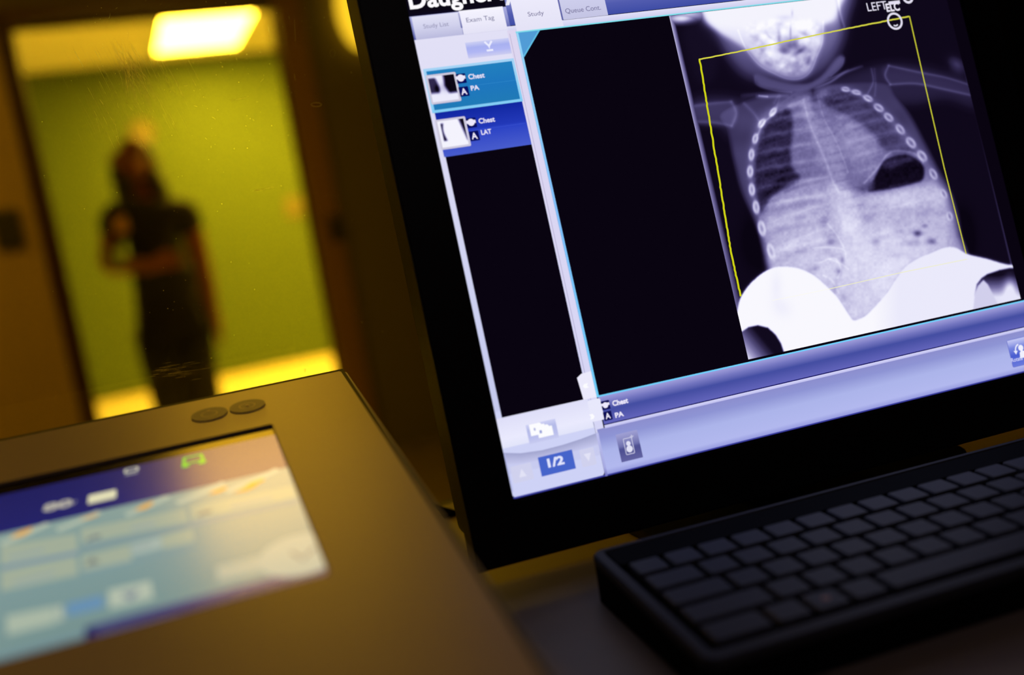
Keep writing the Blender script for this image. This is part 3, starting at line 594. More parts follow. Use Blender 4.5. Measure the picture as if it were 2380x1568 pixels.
# left column
gr('side_panel_background', 0, y_left0-0.001, x_div+0.0015, y_tab0, [(0, (196, 200, 238)), (0.3, (205, 208, 240)), (0.85, (224, 222, 246)), (1, LAV)], 2)
gr('divider_strip', x_div+0.0003, y_dark-0.0045, x_main-0.0013, y_main1+0.002, [(0, (214, 214, 246)), (1, (222, 214, 240))], 3)
gr('divider_line', x_div+0.0013, S(1375, 930)[1], x_div+0.0017, y_main1, [(0, (170, 168, 205)), (1, (190, 180, 210))], 4)
gr('view_border', x_main-0.0013, y_cy-0.0002, x_main+0.0001, y_main1, [(0, (110, 205, 250)), (0.5, (128, 190, 250)), (1, (150, 215, 250))], 5)
a, b = S(1086, 120), S(1190, 108)
gr('filter_button', a[0], S(1092, 135)[1], x_div-0.0002+0.0004, S(1086, 98)[1], [(0, (205, 205, 240)), (0.35, (176, 182, 244)), (0.65, (168, 176, 240)), (1, (205, 208, 244))], 3)
fx, fy = S(1137, 106); ui_line('filter_symbol', [(fx-0.0022, fy+0.0028), (fx, fy), (fx, fy-0.002), (fx, fy), (fx+0.0022, fy+0.0028)], 0.0012, (235, 236, 255), Z(4), M_px, scr)
ui_line('filter_symbol', [(fx-0.002, fy-0.0026), (fx+0.002, fy-0.0026)], 0.0012, (235, 236, 255), Z(4), M_px, scr)
i1t = S(1090, 147)[1]; i1b = S(1108, 249)[1]; i2b = S(1132, 350)[1]; ix0 = S(995, 215)[0]; ix0b = x_blk-0.0008
gr('list_item', ix0, i1b, x_div+0.0006, i1t, [(0, (130, 205, 245)), (0.5, (150, 212, 246)), (1, (165, 212, 246))], 4)
bd_ = 0.0016
gr('list_item_fill', ix0+bd_, i1b+bd_, x_div-0.0009, i1t-bd_, [(0, (32, 122, 182)), (0.5, (30, 118, 190)), (1, (34, 128, 190))], 5)
gr('list_item', ix0b, i2b, x_div, i1b, [(0, (72, 92, 205)), (0.5, (42, 66, 196)), (0.55, (34, 56, 184)), (1, (16, 38, 160))], 4)
gr('divider_line', ix0+0.02, (i1t+i1b)/2-0.0002, x_div-0.001, (i1t+i1b)/2, [(0, (52, 142, 205)), (1, (52, 142, 205))], 6)
gr('divider_line', ix0+0.02, (i2b+i1b)/2-0.0002, x_div-0.001, (i2b+i1b)/2, [(0, (62, 86, 210)), (1, (62, 86, 210))], 6)
gr('list_background', x_blk, y_left0, x_div, i2b, [(0, DK), (1, DK)], 4)
def gauss(x, y, cx_, cy_, sx, sy): return np.exp(-((x-cx_)/sx)**2-((y-cy_)/sy)**2)
def grey_violet(I):
    I = np.clip(I, 0, 1.05)
    t = np.array([0, .08, .2, .35, .5, .65, .8, .92, 1.05]); c = np.array([(9, 4, 17), (20, 13, 34), (48, 40, 76), (82, 75, 122), (118, 111, 162), (158, 152, 198), (202, 199, 231), (230, 229, 250), (252, 251, 255)])
    c = np.array([lin(k) for k in c]); return np.stack([np.interp(I, t, c[:, k]) for k in range(3)], 1)
def th1(u, v, X, Y):
    I = np.full(u.shape, 0.95); dk = np.clip((0.28+0.12*np.sin(v*3)-u)*9, 0, 1)*np.clip((v-0.28)*8, 0, 1)*np.clip((0.98-v)*12, 0, 1); dk2 = np.clip((u-0.52-0.25*np.clip(0.6-v, 0, 1)*1.2)*8, 0, 1)*np.clip((v-0.22)*8, 0, 1)
    return grey_violet(I-0.75*dk-0.93*dk2-0.3*gauss(u, v, 0.3, 0.5, 0.12, 0.15)-0.25*gauss(u, v, 0.58, 0.55, 0.12, 0.2))
def th2(u, v, X, Y):
    l = np.clip((0.26+0.06*np.cos(v*5)-u)*12, 0, 1)*np.clip((u-0.08)*20, 0, 1)*np.clip((v-0.2)*12, 0, 1)*np.clip((0.95-v)*12, 0, 1); r_ = np.clip((u-(0.98-0.22*v))*9, 0, 1)*np.clip((v-0.1)*9, 0, 1)
    return grey_violet(1.0-0.95*l-0.95*r_)
def thumb(pts, fn):
    q = [S(*p) for p in pts]; c0 = np.mean(q, 0); x0, x1 = (q[0][0]+q[3][0])/2, (q[1][0]+q[2][0])/2; y1, y0 = (q[0][1]+q[1][1])/2, (q[2][1]+q[3][1])/2
    ui_poly('thumbnail_frame', rrect(x0, y0, x1, y1, 0.0008, 3), (206, 202, 222), Z(7), M_px, scr); e = 0.0012
    ui_raster('thumbnail_image', x0+e, y0+e, x1-e*1.1, y1-e, 40, 46, fn, Z(8), M_px, scr)
thumb([(990, 173), (1059, 168), (1073, 234), (1001, 243)], th1); thumb([(1011, 279), (1081, 269), (1095, 337), (1025, 350)], th2)
NV = (8, 14, 96); WT = (236, 232, 252)
def info(cx_, cy_, second, t2):
    X, Y = S(cx_, cy_); q = 0.0029
    ui_poly('symbol_tile', rrect(X-q, Y-q, X+q, Y+q, 0.0002, 1), NV, Z(7), M_px, scr)
    ui_poly('body_symbol', disc_pts(X-0.0002, Y+0.0003, 0.0021, 14), WT, Z(8), M_px, scr); ui_line('body_symbol', [(X-0.003, Y+0.0006), (X+0.0026, Y+0.0006)], 0.0018, WT, Z(8), M_px, scr)
    dy = -0.0078
    ui_poly('symbol_tile', rrect(X-q, Y+dy-q, X+q, Y+dy+q, 0.0002, 1), NV, Z(7), M_px, scr)
    ui_text('orientation_letter', 'A', X-0.0018, Y+dy-0.0019, 0.0036, 0.0038, WT, Z(8), M_px, scr, bold=0.025)
    ui_text('view_text', 'Chest', X+0.0044, Y-0.0012, 0.0098, 0.0031, WT, Z(8), M_px, scr, bold=0.025)
    ui_text('view_text', t2, X+0.0044, Y+dy-0.0001, 0.0050 if len(t2) == 2 else 0.0062, 0.0029, WT, Z(8), M_px, scr, bold=0.025)
info(1072, 182, 0, 'PA'); info(1096, 285, 0, 'LAT')
# corner triangle, handles
x_, y_ = x_main, y_main1
tr1, tr2 = S(1256, 72)[0], S(1218, 134)[1]
ui_poly('corner_flag', [(x_, y_-0.0001), (tr1, y_-0.0001), (x_, tr2)], (82, 156, 214), Z(6), M_px, scr)
ui_line('corner_flag_edge', [(tr1-0.0008, y_-0.0003), (x_+0.0002, tr2+0.001)], 0.0008, (96, 190, 226), Z(7), M_px, scr)
hxA = S(1342, 880)[0]; hy1, hy0_ = S(1345, 873)[1], S(1352, 930)[1]
ui_poly('panel_handle', [(hxA, hy1-0.001), (hxA+0.003, hy1+0.0008), (x_main-0.0014, hy1+0.0012), (x_main-0.0014, hy0_), (hxA+0.001, hy0_)], (236, 234, 252), Z(6), M_px, scr)
txt('handle_mark', '«', 1356, 903, 1370, 0.0026, (252, 252, 255), 8, 0.05)
ui_poly('panel_handle', rrect(hxA+0.003, hy0_-0.0135, x_main+0.0004, hy0_-0.001, 0.001, 3), (232, 232, 252), Z(6), M_px, scr)
txt('handle_mark', '»', 1372, 975, 1384, 0.003, (252, 252, 255), 8, 0.05)
# main view
gr('image_view', x_main, y_cy, SW, y_main1, [(0, DK), (1, DK)], 4)
gr('view_border', x_main-0.0012, y_cy-0.0004, SW, y_cy+0.0005, [(0, (104, 200, 250)), (1, (120, 215, 255))], 7)
xb_ = S(1395, 1050)[0]
gr('info_bar', x_main-0.0006, y_dark, SW, y_cy-0.0004, [(0, (98, 100, 186)), (0.42, (72, 80, 164)), (0.5, (68, 78, 162)), (0.75, (116, 118, 192)), (1, (158, 156, 218))], 5)
gr('info_bar_edge', x_main-0.0006, y_dark-0.0006, SW, y_dark, [(0, (10, 6, 88)), (1, (10, 6, 88))], 6)
gr('toolbar_edge', x_main-0.0006, y_dark-0.0024, SW, y_dark-0.0006, [(0, (190, 190, 238)), (1, (214, 214, 250))], 6)
gr('toolbar', xb_+0.0012, 0.0009, SW, y_dark-0.0020, [(0, (150, 154, 222)), (0.12, (178, 184, 238)), (0.5, (172, 180, 234)), (0.8, (142, 148, 212)), (1, (140, 142, 205))], 5)
gr('toolbar_bottom', 0.0004, 0.0, SW, 0.0010, [(0, (40, 40, 130)), (1, (78, 84, 180))], 4)
# x info at the left end of the info bar
def tile(px_, py_, h=0.0026): X, Y = S(px_, py_); ui_poly('symbol_tile', rrect(X-h, Y-h, X+h, Y+h, 0.0002, 1), (14, 14, 84), Z(7), M_px, scr); return X, Y
X, Y = tile(1408, 941); ui_poly('body_symbol', disc_pts(X-0.0002, Y, 0.0017, 14), WT, Z(8), M_px, scr); ui_line('body_symbol', [(X-0.0026, Y+0.0005), (X+0.0024, Y+0.0005)], 0.0014, WT, Z(8), M_px, scr)
X, Y = tile(1413, 966); ui_text('orientation_letter', 'A', X-0.0016, Y-0.0017, 0.0032, 0.0034, WT, Z(8), M_px, scr, bold=0.025)
txt('view_text', 'Chest', 1425, 944, 1463, 0.0032, WT, 8, 0.04); txt('view_text', 'PA', 1431, 971, 1452, 0.0030, WT, 8, 0.04)
# left bottom panel
xb = S(1395, 1050)[0]
ui_poly('side_footer', rrect(0.0, 0.0008, xb, y_left0+0.004, 0.0022, 5), (206, 210, 246), Z(3), M_px, scr)
gr('side_footer_top', 0.0002, S(1180, 1040)[1], xb-0.0004, y_left0, [(0, (226, 228, 250)), (0.3, (234, 234, 254)), (1, (222, 222, 248))], 4)
cv = [S(*p) for p in ((1170, 1052), (1210, 1053), (1260, 1046), (1310, 1033), (1350, 1020), (1392, 1004))]
cl = [S(*p) for p in ((1176, 1078), (1215, 1076), (1268, 1067), (1318, 1054), (1358, 1042), (1396, 1032))]
v = cv+cl[::-1]; cc = [(160, 163, 205)]*6+[(196, 198, 236)]*6
me = bpy.data.meshes.new('footer_shade'); me.from_pydata([(p[0], p[1], Z(5)) for p in cv+cl], [], [(i, i+1, i+7, i+6) for i in range(5)]); me.update(); set_colors(me, np.array([lin(c) for c in cc])); link('footer_curve', me, M_px, scr)
ui_poly('footer_curve', [(p[0], p[1]) for p in cl]+[(xb-0.0006, cl[-1][1]-0.006), (0.001, cl[0][1]-0.006)], (200, 203, 240), Z(4.6), M_px, scr)
def rr(name, pa, pb, r_, stops, k):
    a, b = S(*pa), S(*pb); o = ui_raster(name, a[0], b[1], b[0], a[1], 4, 14, lambda u, v_, X, Y: np.stack([np.interp(v_, [t for t, _ in stops], [lin(c)[q] for _, c in stops]) for q in range(3)], 1), Z(k), M_px, scr); return o
rr('folder_button', (1222, 988), (1300, 1016), 0.001, [(0, (200, 203, 240)), (0.3, (186, 190, 236)), (0.7, (180, 186, 232)), (1, (206, 208, 244))], 5)
X, Y = S(1262, 998)
for dx, dy in ((-0.003, 0.001), (0.0012, -0.001)):
    ui_poly('folder_symbol', [(X+dx-0.0045, Y+dy-0.0032), (X+dx+0.0045, Y+dy-0.0032), (X+dx+0.0045, Y+dy+0.0022), (X+dx+0.003, Y+dy+0.0022), (X+dx+0.002, Y+dy+0.0034), (X+dx-0.0045, Y+dy+0.0034)], (252, 252, 255), Z(6 if dx < 0 else 7), M_px, scr)
ui_poly('folder_symbol', rrect(X-0.0022, Y-0.0018, X-0.0008, Y+0.0, 0.0002, 1), (150, 158, 215), Z(8), M_px, scr)
ui_poly('folder_symbol', rrect(X-0.0052, Y+0.0004, X-0.0042, Y+0.002, 0.0002, 1), (170, 176, 222), Z(8), M_px, scr)
X0, Y1 = S(1250, 1063); X1, Y0 = S(1339, 1088)
ui_poly('page_box', [(X0, Y0), (X1, Y0), (X1, Y1), (X0, Y1)], (70, 100, 202), Z(7), M_px, scr)
txt('page_text', '1/2', 1275, 1087, 1315, 0.0052, (226, 230, 255), 9, 0.04)
for pa, pb, s in (((1186, 1085), (1242, 1112), 1), ((1346, 1046), (1388, 1078), -1)):
    a, b = S(*pa), S(*pb); ui_poly('arrow_button', rrect(a[0], b[1], b[0], a[1], 0.0006, 2), (208, 209, 238), Z(6), M_px, scr)
    cx_, cy_ = (a[0]+b[0])/2, (a[1]+b[1])/2; ui_poly('arrow_symbol', [(cx_-0.0022, cy_-0.0022*s), (cx_+0.0022, cy_-0.0022*s), (cx_, cy_+0.0024*s)], (226, 226, 246), Z(7), M_px, scr)
ui_line('footer_edge', [(0.0008, 0.004), (0.0006, y_left0-0.02)], 0.0006, (178, 184, 232), Z(6), M_px, scr)
gr('footer_gap', xb, 0.0, xb+0.0015, y_dark-0.004, [(0, (110, 112, 190)), (0.2, (165, 168, 225)), (1, (190, 192, 238))], 6)
# person button and rotate button
rr('patient_button', (1431, 1010), (1495, 1062), 0.001, [(0, (98, 98, 160)), (0.45, (74, 76, 142)), (0.5, (104, 106, 168)), (1, (160, 160, 212))], 7)
X, Y = S(1462, 1036)
ui_line('patient_symbol', rrect(X-0.0026, Y-0.0046, X+0.0026, Y+0.0046, 0.0004, 2), 0.0005, (196, 196, 226), Z(8), M_px, scr, closed=True)
ui_poly('patient_symbol', disc_pts(X, Y+0.0015, 0.0014, 14), (224, 224, 246), Z(8), M_px, scr); ui_poly('patient_symbol', disc_pts(X, Y-0.0017, 0.0020, 16), (224, 224, 246), Z(8), M_px, scr)
ui_line('patient_symbol', [(X+0.0018, Y+0.0050), (X+0.0040, Y+0.0050)], 0.0006, (196, 196, 226), Z(9), M_px, scr); ui_line('patient_symbol', [(X+0.0029, Y+0.0040), (X+0.0029, Y+0.0060)], 0.0006, (196, 196, 226), Z(9), M_px, scr)
a = S(2341, 792); b = S(2356, 852)
bx0, by1, by0 = a[0], a[1], S(2354, 853)[1]
ui_poly('rotate_button', rrect(bx0-0.0004, by0-0.0004, SW-0.0012, by1+0.0004, 0.001, 3), (110, 118, 205), Z(6), M_px, scr)
ui_grad('rotate_button', bx0, by0, SW-0.0016, by1, [(0, (106, 122, 220)), (0.4, (72, 92, 208)), (0.7, (120, 134, 222)), (1, (196, 200, 244))], Z(7), M_px, scr)
X, Y = S(2373, 808)
ui_poly('rotate_symbol', disc_pts(X, Y, 0.0020, 16), (240, 240, 255), Z(8), M_px, scr)
ui_poly('rotate_symbol', [(X-0.0024, Y-0.0066), (X+0.0032, Y-0.0066), (X+0.0026, Y-0.0028), (X, Y-0.0014), (X-0.0018, Y-0.003)], (240, 240, 255), Z(8), M_px, scr)
arc = [(X-0.001+0.0036*math.cos(R(q)), Y-0.0016+0.0042*math.sin(R(q))) for q in range(95, 190, 12)]
ui_line('rotate_symbol', arc, 0.0009, (235, 236, 255), Z(8), M_px, scr); ex, ey = arc[-1]
ui_poly('rotate_symbol', [(ex-0.0016, ey+0.0006), (ex+0.0016, ey+0.0002), (ex-0.0002, ey-0.0020)], (235, 236, 255), Z(8), M_px, scr)
X, Y = S(2352, 842); ui_text('rotate_text', 'Rotate', X, Y, 0.0092, 0.0027, (214, 216, 252), Z(8), M_px, scr, bold=0.01)

# ---------------------------------------------------------------- the x-ray picture (drawn on a canvas, then laid on the display plane)
CXo, CYo, CW, CH = 1530, -80, 870, 950
YY, XX = np.mgrid[0:CH, 0:CW].astype(np.float32); XX += CXo; YY += CYo
def blur(a, s):
    if s < 0.4: return a
    n = max(1, int(round(s*1.0)))
    for _ in range(3):
        for ax in (0, 1):
            p = np.pad(a, [(n+1, n) if k == ax else (0, 0) for k in (0, 1)], mode='edge'); c = np.cumsum(p, axis=ax, dtype=np.float64)
            a = ((c[2*n+1:, :]-c[:-2*n-1, :]) if ax == 0 else (c[:, 2*n+1:]-c[:, :-2*n-1]))/(2*n+1)
    return a.astype(np.float32)
def spl(pts, closed=True, n=8):
    P = np.array(pts, dtype=float); m = len(P); out = []
    rng = range(m if closed else m-1)
    for i in rng:
        p0, p1, p2, p3 = [P[j % m] if closed else P[min(max(j, 0), m-1)] for j in (i-1, i, i+1, i+2)]
        for t in np.arange(n)/n:
            out.append(0.5*((2*p1)+(-p0+p2)*t+(2*p0-5*p1+4*p2-p3)*t*t+(-p0+3*p1-3*p2+p3)*t**3))
    if not closed: out.append(P[-1])
    return np.array(out)
def fill(pts, s=1.0, smooth=True):
    P = spl(pts) if smooth else np.array(pts, dtype=float); ins = np.zeros(XX.shape, bool); m = len(P)
    y0, y1 = P[:, 1].min()-1, P[:, 1].max()+1; r0, r1 = max(0, int(y0-CYo)), min(CH, int(y1-CYo)+2)
    X, Y = XX[r0:r1]+0.01, YY[r0:r1]+0.013; b = np.zeros(X.shape, bool)
    for i in range(m):
        (xa, ya), (xb_, yb_) = P[i], P[(i+1) % m]
        if ya == yb_: continue
        c = ((ya > Y) != (yb_ > Y)) & (X < (xb_-xa)*(Y-ya)/(yb_-ya)+xa); b ^= c
    ins[r0:r1] = b; return blur(ins.astype(np.float32), s)
def stroke(pts, wd, s=1.0, smooth=True, fade=False):
    P = spl(pts, closed=False) if smooth and len(pts) > 2 else np.array(pts, dtype=float); d = np.full(XX.shape, 1e9, np.float32); tt = np.zeros(XX.shape, np.float32)
    x0, x1 = P[:, 0].min()-wd*4-12, P[:, 0].max()+wd*4+12; y0, y1 = P[:, 1].min()-wd*4-12, P[:, 1].max()+wd*4+12
    sl = (slice(max(0, int(y0-CYo)), max(0, min(CH, int(y1-CYo)))), slice(max(0, int(x0-CXo)), max(0, min(CW, int(x1-CXo)))))
    X, Y = XX[sl], YY[sl]; dd = np.full(X.shape, 1e9); tq = np.zeros(X.shape); m = len(P)-1
    for i in range(m):
        a, b = P[i], P[i+1]; v = b-a; L = v@v or 1; t = np.clip(((X-a[0])*v[0]+(Y-a[1])*v[1])/L, 0, 1)
        q = np.hypot(X-a[0]-t*v[0], Y-a[1]-t*v[1]); k = q < dd; dd = np.where(k, q, dd); tq = np.where(k, (i+t)/m, tq)
    r_ = 1/(1+np.exp(np.clip((dd-wd/2)/(0.35*s+0.15), -30, 30)))
    if fade: r_ = r_*np.sin(np.pi*np.clip(tq, 0.0, 1))**0.6
    o = np.zeros(XX.shape, np.float32); o[sl] = r_; return o
def ell(cx_, cy_, rx, ry, rot=0, s=1.0):
    a = R(rot); dx, dy = XX-cx_, YY-cy_; u = (dx*math.cos(a)+dy*math.sin(a))/rx; v = (-dx*math.sin(a)+dy*math.cos(a))/ry
    return 1/(1+np.exp(np.clip((np.hypot(u, v)-1)*min(rx, ry)/(0.5*s), -30, 30)))
def blob(cx_, cy_, rx, ry, rot=0):
    a = R(rot); dx, dy = XX-cx_, YY-cy_; u = (dx*math.cos(a)+dy*math.sin(a))/rx; v = (-dx*math.sin(a)+dy*math.cos(a))/ry; return np.exp(-u*u-v*v)
def vnoise(cell, seed):
    rg = np.random.RandomState(seed); gy, gx = CH//cell+3, CW//cell+3; g = rg.rand(gy, gx).astype(np.float32)
    fy = (YY-CYo)/cell; fx = (XX-CXo)/cell; iy, ix = fy.astype(int), fx.astype(int); ty, tx = fy-iy, fx-ix; ty = ty*ty*(3-2*ty); tx = tx*tx*(3-2*tx)
    return (g[iy, ix]*(1-ty)*(1-tx)+g[iy+1, ix]*ty*(1-tx)+g[iy, ix+1]*(1-ty)*tx+g[iy+1, ix+1]*ty*tx)-0.5
mixf = lambda I, v, m: I*(1-m)+v*m
I = np.full(XX.shape, 0.035, np.float32)
# soft tissue: shoulders, trunk, head
I = np.maximum(I, 0.15*fill([(1600, 225), (1680, 215), (1760, 225), (1850, 205), (1940, 175), (2020, 150), (2080, 140), (2160, 152), (2265, 190), (2285, 262), (2200, 235), (2130, 250), (2085, 250), (1900, 300), (1700, 330), (1680, 300), (1625, 292), (1590, 285)], 16))
trunk = fill([(1672, 262), (1690, 305), (1706, 376), (1722, 440), (1744, 490), (1762, 535), (1774, 578), (1790, 620), (1800, 720), (1900, 780), (2100, 760), (2240, 700), (2252, 610), (2240, 550), (2228, 495), (2208, 440), (2180, 390), (2150, 330), (2118, 270), (2085, 222), (2060, 190), (1960, 190), (1850, 215), (1760, 225)], 5)
I = np.maximum(I, (0.26+0.06*vnoise(40, 5))*trunk)
inner = fill([(1775, 262), (1752, 320), (1740, 390), (1746, 450), (1762, 510), (1778, 580), (1800, 640), (1880, 780), (2050, 760), (2150, 700), (2225, 610), (2222, 540), (2205, 480), (2185, 425), (2155, 370), (2120, 325), (2080, 280), (2030, 235), (1960, 205), (1880, 215)], 8)
I = mixf(I, 0.46, inner)
# abdomen and liver
abd = fill([(1772, 505), (1800, 470), (1830, 445), (1860, 428), (1900, 420), (1960, 432), (2010, 452), (2080, 442), (2140, 424), (2180, 430), (2205, 470), (2225, 540), (2240, 610), (2150, 720), (2000, 780), (1850, 740), (1795, 640), (1780, 570)], 7)
I = mixf(I, 0.60+0.00105*np.clip(YY-420, 0, 140)+0.00015*(YY-420), abd)
I += 0.06*blob(1990, 560, 120, 130)*1.0 + 0.08*blob(2080, 640, 90, 80)
I -= 0.10*blob(1770, 560, 40, 60)+0.14*blob(2235, 560, 26, 60)
# lungs
lungL = [(1829, 248), (1803, 262), (1781, 287), (1766, 320), (1757, 357), (1753, 400), (1756, 440), (1763, 478), (1771, 496), (1792, 458), (1825, 433), (1862, 413), (1845, 394), (1838, 355), (1843, 310), (1842, 270)]
lungR = [(1920, 222), (1938, 208), (1962, 208), (1985, 217), (2018, 236), (2043, 258), (2066, 285), (2088, 314), (2110, 338), (2128, 356), (2100, 350), (2060, 350), (2038, 318), (1999, 285), (1962, 262), (1932, 252), (1916, 237)]
mL, mR = fill(lungL, 4), fill(lungR, 5)
I = mixf(I, 0.13, mL*0.94); I = mixf(I, 0.16, mR*0.92)
I = mixf(I, 0.33, 0.6*fill([(1960, 255), (2035, 300), (2070, 350), (2110, 352), (2120, 335), (2060, 275), (2000, 240)], 9))
I += 0.13*blob(1985, 330, 60, 45, 40)                                   # heart
I -= 0.12*blob(1815, 425, 30, 14, -30)
# diaphragm dome, stomach bubble with its fluid level
I += 0.10*stroke([(1768, 505), (1795, 462), (1830, 440), (1870, 422), (1920, 412)], 5, 5)
I += 0.14*stroke([(2010, 425), (2045, 385), (2062, 360), (2085, 350), (2125, 356), (2146, 376)], 5, 3)
I = mixf(I, 0.035, fill([(2018, 441), (2030, 420), (2044, 392), (2056, 374), (2077, 364), (2106, 359), (2130, 368), (2146, 385), (2149, 404), (2144, 418), (2128, 425), (2078, 437), (2032, 444)], 2))
I = mixf(I, 0.16, 0.8*fill([(2050, 386), (2075, 366), (2110, 364), (2132, 374), (2100, 380), (2070, 392)], 5))
I = mixf(I, 0.28, 0.8*fill([(1992, 437), (2010, 428), (2030, 420), (2030, 441), (2005, 445)], 4))
I += 0.12*fill([(2060, 441), (2149, 420), (2188, 424), (2205, 470), (2120, 480), (2030, 470), (2000, 452)], 8)
# spine and mediastinum
I += 0.10*fill([(1862, 240), (1890, 232), (1935, 320), (1970, 420), (1995, 520), (1960, 540), (1930, 440), (1895, 340)], 8)
I += 0.10*stroke([(1868, 232), (1882, 285), (1905, 340), (1922, 380), (1936, 420), (1950, 445)], 5, 4)
I += 0.07*stroke([(1900, 222), (1918, 280), (1940, 320), (1958, 362), (1972, 400)], 3, 3)
for k in range(13):
    x_, y_ = 1884+k*8.2, 232+k*20.5; I -= 0.055*stroke([(x_-12, y_+5), (x_+24, y_-3)], 3, 4); I += 0.03*blob(x_+4, y_+10, 12, 6, -10)
for k in range(4): I -= 0.09*blob(1878+k*7, 196+k*12, 13, 7)
I -= 0.10*stroke([(1888, 190), (1890, 215), (1893, 250), (1905, 270)], 9, 9)
# ribs: posterior arcs sweeping from the spine to the bright end-on rings at the chest wall
LR = [(1797, 260, 6, 11, 35), (1771, 286, 6, 11, 35), (1756, 322, 6, 11, 12), (1747, 359, 6, 13, 3), (1744, 398, 6.5, 13, 0), (1748, 440, 6.5, 14, -5), (1758, 481, 7, 15, -8), (1771, 530, 8, 18, -12), (1793, 584, 8, 18, -16)]
RR = [(1966, 207, 9, 5, 10), (1991, 214, 10, 5, 15), (2018, 228, 11, 6, 28), (2043, 250, 12, 7, 35), (2066, 272, 12, 7, 42), (2093, 300, 13, 7, 52), (2118, 331, 14, 8, 50), (2144, 362, 14, 8, 52), (2170, 404, 13, 7, 60), (2194, 450, 11, 6, 62), (2208, 502, 10, 6, 70)]
for i, (x_, y_, a, b, q) in enumerate(LR):
    xs = 1884+i*9; ys = y_-26-i*1; I += (0.13 if i < 7 else 0.05)*stroke([(x_+4, y_), ((x_+xs)/2, (y_+ys)/2-2), (xs, ys)], 8, 7, fade=True)
    I += 0.08*stroke([(x_+4, y_-8), ((x_+xs)/2, y_-38), (xs-8, y_-62)], 5, 7, fade=True); I -= 0.06*stroke([(x_+10, y_+14), ((x_+xs)/2, (y_+ys)/2+12), (xs-20, ys+14)], 7, 8, fade=True); I += 0.06*stroke([(x_+6, y_+8), (x_+45, y_-14), (x_+80, y_-10)], 9, 9, fade=True)
    e = ell(x_, y_, a+1, b+1, q, 2.0); e2 = ell(x_, y_, a*0.42, b*0.5, q, 2.0); I = np.maximum(I, mixf(I, 0.88, e*0.88)); I = I-0.20*e2
for i, (x_, y_, a, b, q) in enumerate(RR):
    xs = 1912+i*10; ys = y_+ (8+i*4); I += (0.12 if i < 8 else 0.04)*stroke([(x_-5, y_), ((x_+xs)/2, (y_+ys)/2+7-i), (xs, ys+4)], 8, 7, fade=True); I -= 0.05*stroke([(x_-12, y_+14), ((x_+xs)/2, y_+20), (xs+10, ys+16)], 8, 9, fade=True)
    I += 0.06*stroke([(x_-8, y_+8), ((x_+xs)/2, y_+26), (xs+20, y_+46)], 4, 5, fade=True)
    e = ell(x_, y_, a+1, b+1, q, 2.0); e2 = ell(x_, y_, a*0.6, b*0.42, q, 2.0); I = np.maximum(I, mixf(I, 0.84, e*0.8)); I = I-0.28*e2
I += 0.18*stroke([(1797, 262), (1790, 272), (1775, 286), (1762, 312)], 4, 3)
I += 0.14*stroke([(1960, 208), (1990, 214), (2020, 232)], 3, 3)
# arms, scapulae, collar bones
for p in ([(1612, 246), (1655, 240), (1700, 236)], [(1618, 283), (1660, 284), (1700, 292)], [(1700, 236), (1712, 262), (1702, 292)]): I += 0.13*stroke(p, 5, 5)
I += 0.10*fill([(1606, 245), (1700, 236), (1712, 262), (1700, 290), (1616, 284)], 4)
for p in ([(2066, 152), (2140, 168), (2200, 180), (2258, 198)], [(2070, 196), (2130, 194), (2200, 208), (2262, 222)], [(2066, 152), (2058, 175), (2070, 196)]): I += 0.17*stroke(p, 3, 3.5)
I += 0.06*fill([(2066, 152), (2258, 198), (2262, 222), (2130, 196), (2070, 196)], 3)
I += 0.20*stroke([(1755, 223), (1785, 224), (1835, 221)], 7, 4, fade=True); I += 0.25*stroke([(1765, 222), (1784, 224)], 4, 2)
I += 0.15*stroke([(1720, 222), (1780, 218), (1870, 216)], 8, 8, fade=True)
I += 0.26*stroke([(1890, 206), (1930, 190), (1965, 168), (2008, 152)], 5, 3, fade=True); I += 0.18*stroke([(1900, 196), (1940, 178), (1975, 160)], 3, 3, fade=True)
I += 0.15*stroke([(2026, 160), (2030, 190), (2018, 216)], 3, 3); I += 0.10*stroke([(2033, 160), (2036, 195), (2034, 222)], 3, 3)
I += 0.12*stroke([(1730, 240), (1752, 262), (1768, 285)], 5, 5); I += 0.10*stroke([(1800, 238), (1812, 222), (1806, 250)], 5, 5)
# neck folds, head
neckm = fill([(1754, 178), (1762, 172), (1800, 185), (1860, 195), (1905, 180), (1940, 140), (1955, 128), (1963, 136), (1958, 152), (1935, 174), (1900, 200), (1860, 216), (1800, 208), (1765, 198)], 3)
I = mixf(I, 0.40, neckm*0.9); I += 0.12*stroke([(1756, 176), (1760, 196), (1800, 210), (1840, 214)], 3, 3)
I += 0.10*stroke([(1962, 134), (1956, 154), (1932, 176)], 2.5, 3)
head = fill([(1622, -60), (1632, 40), (1652, 66), (1680, 105), (1706, 148), (1740, 180), (1800, 190), (1870, 190), (1920, 160), (1950, 110), (1962, 50), (1955, -60)], 13)
I = mixf(I, np.clip(0.62-0.0022*np.clip(YY-40, 0, 200), 0.26, 0.7), head*0.9)
skull = fill([(1626, -60), (1640, 40), (1668, 72), (1700, 92), (1738, 118), (1768, 153), (1803, 172), (1832, 183), (1862, 182), (1885, 165), (1900, 129), (1913, 97), (1916, 55), (1944, 30), (1948, -60)], 5)
I = mixf(I, np.clip(1.02-0.0030*np.clip(YY-45, 0, 400), 0.56, 1.02), skull)
I = mixf(I, 1.0, 0.95*blur(((YY < 52+18*np.sin((XX-1640)/90)) & (XX > 1640) & (XX < 1944)).astype(np.float32), 8))
I += 0.10*stroke([(1716, 70), (1728, 100), (1743, 126), (1768, 153), (1803, 172), (1832, 183), (1862, 182), (1885, 165), (1900, 129), (1912, 97), (1914, 50)], 3, 2)
I -= 0.10*stroke([(1945, 0), (1950, 30), (1958, 60)], 6, 3); I += 0.15*stroke([(1949, 0), (1954, 32), (1963, 62)], 4, 3)
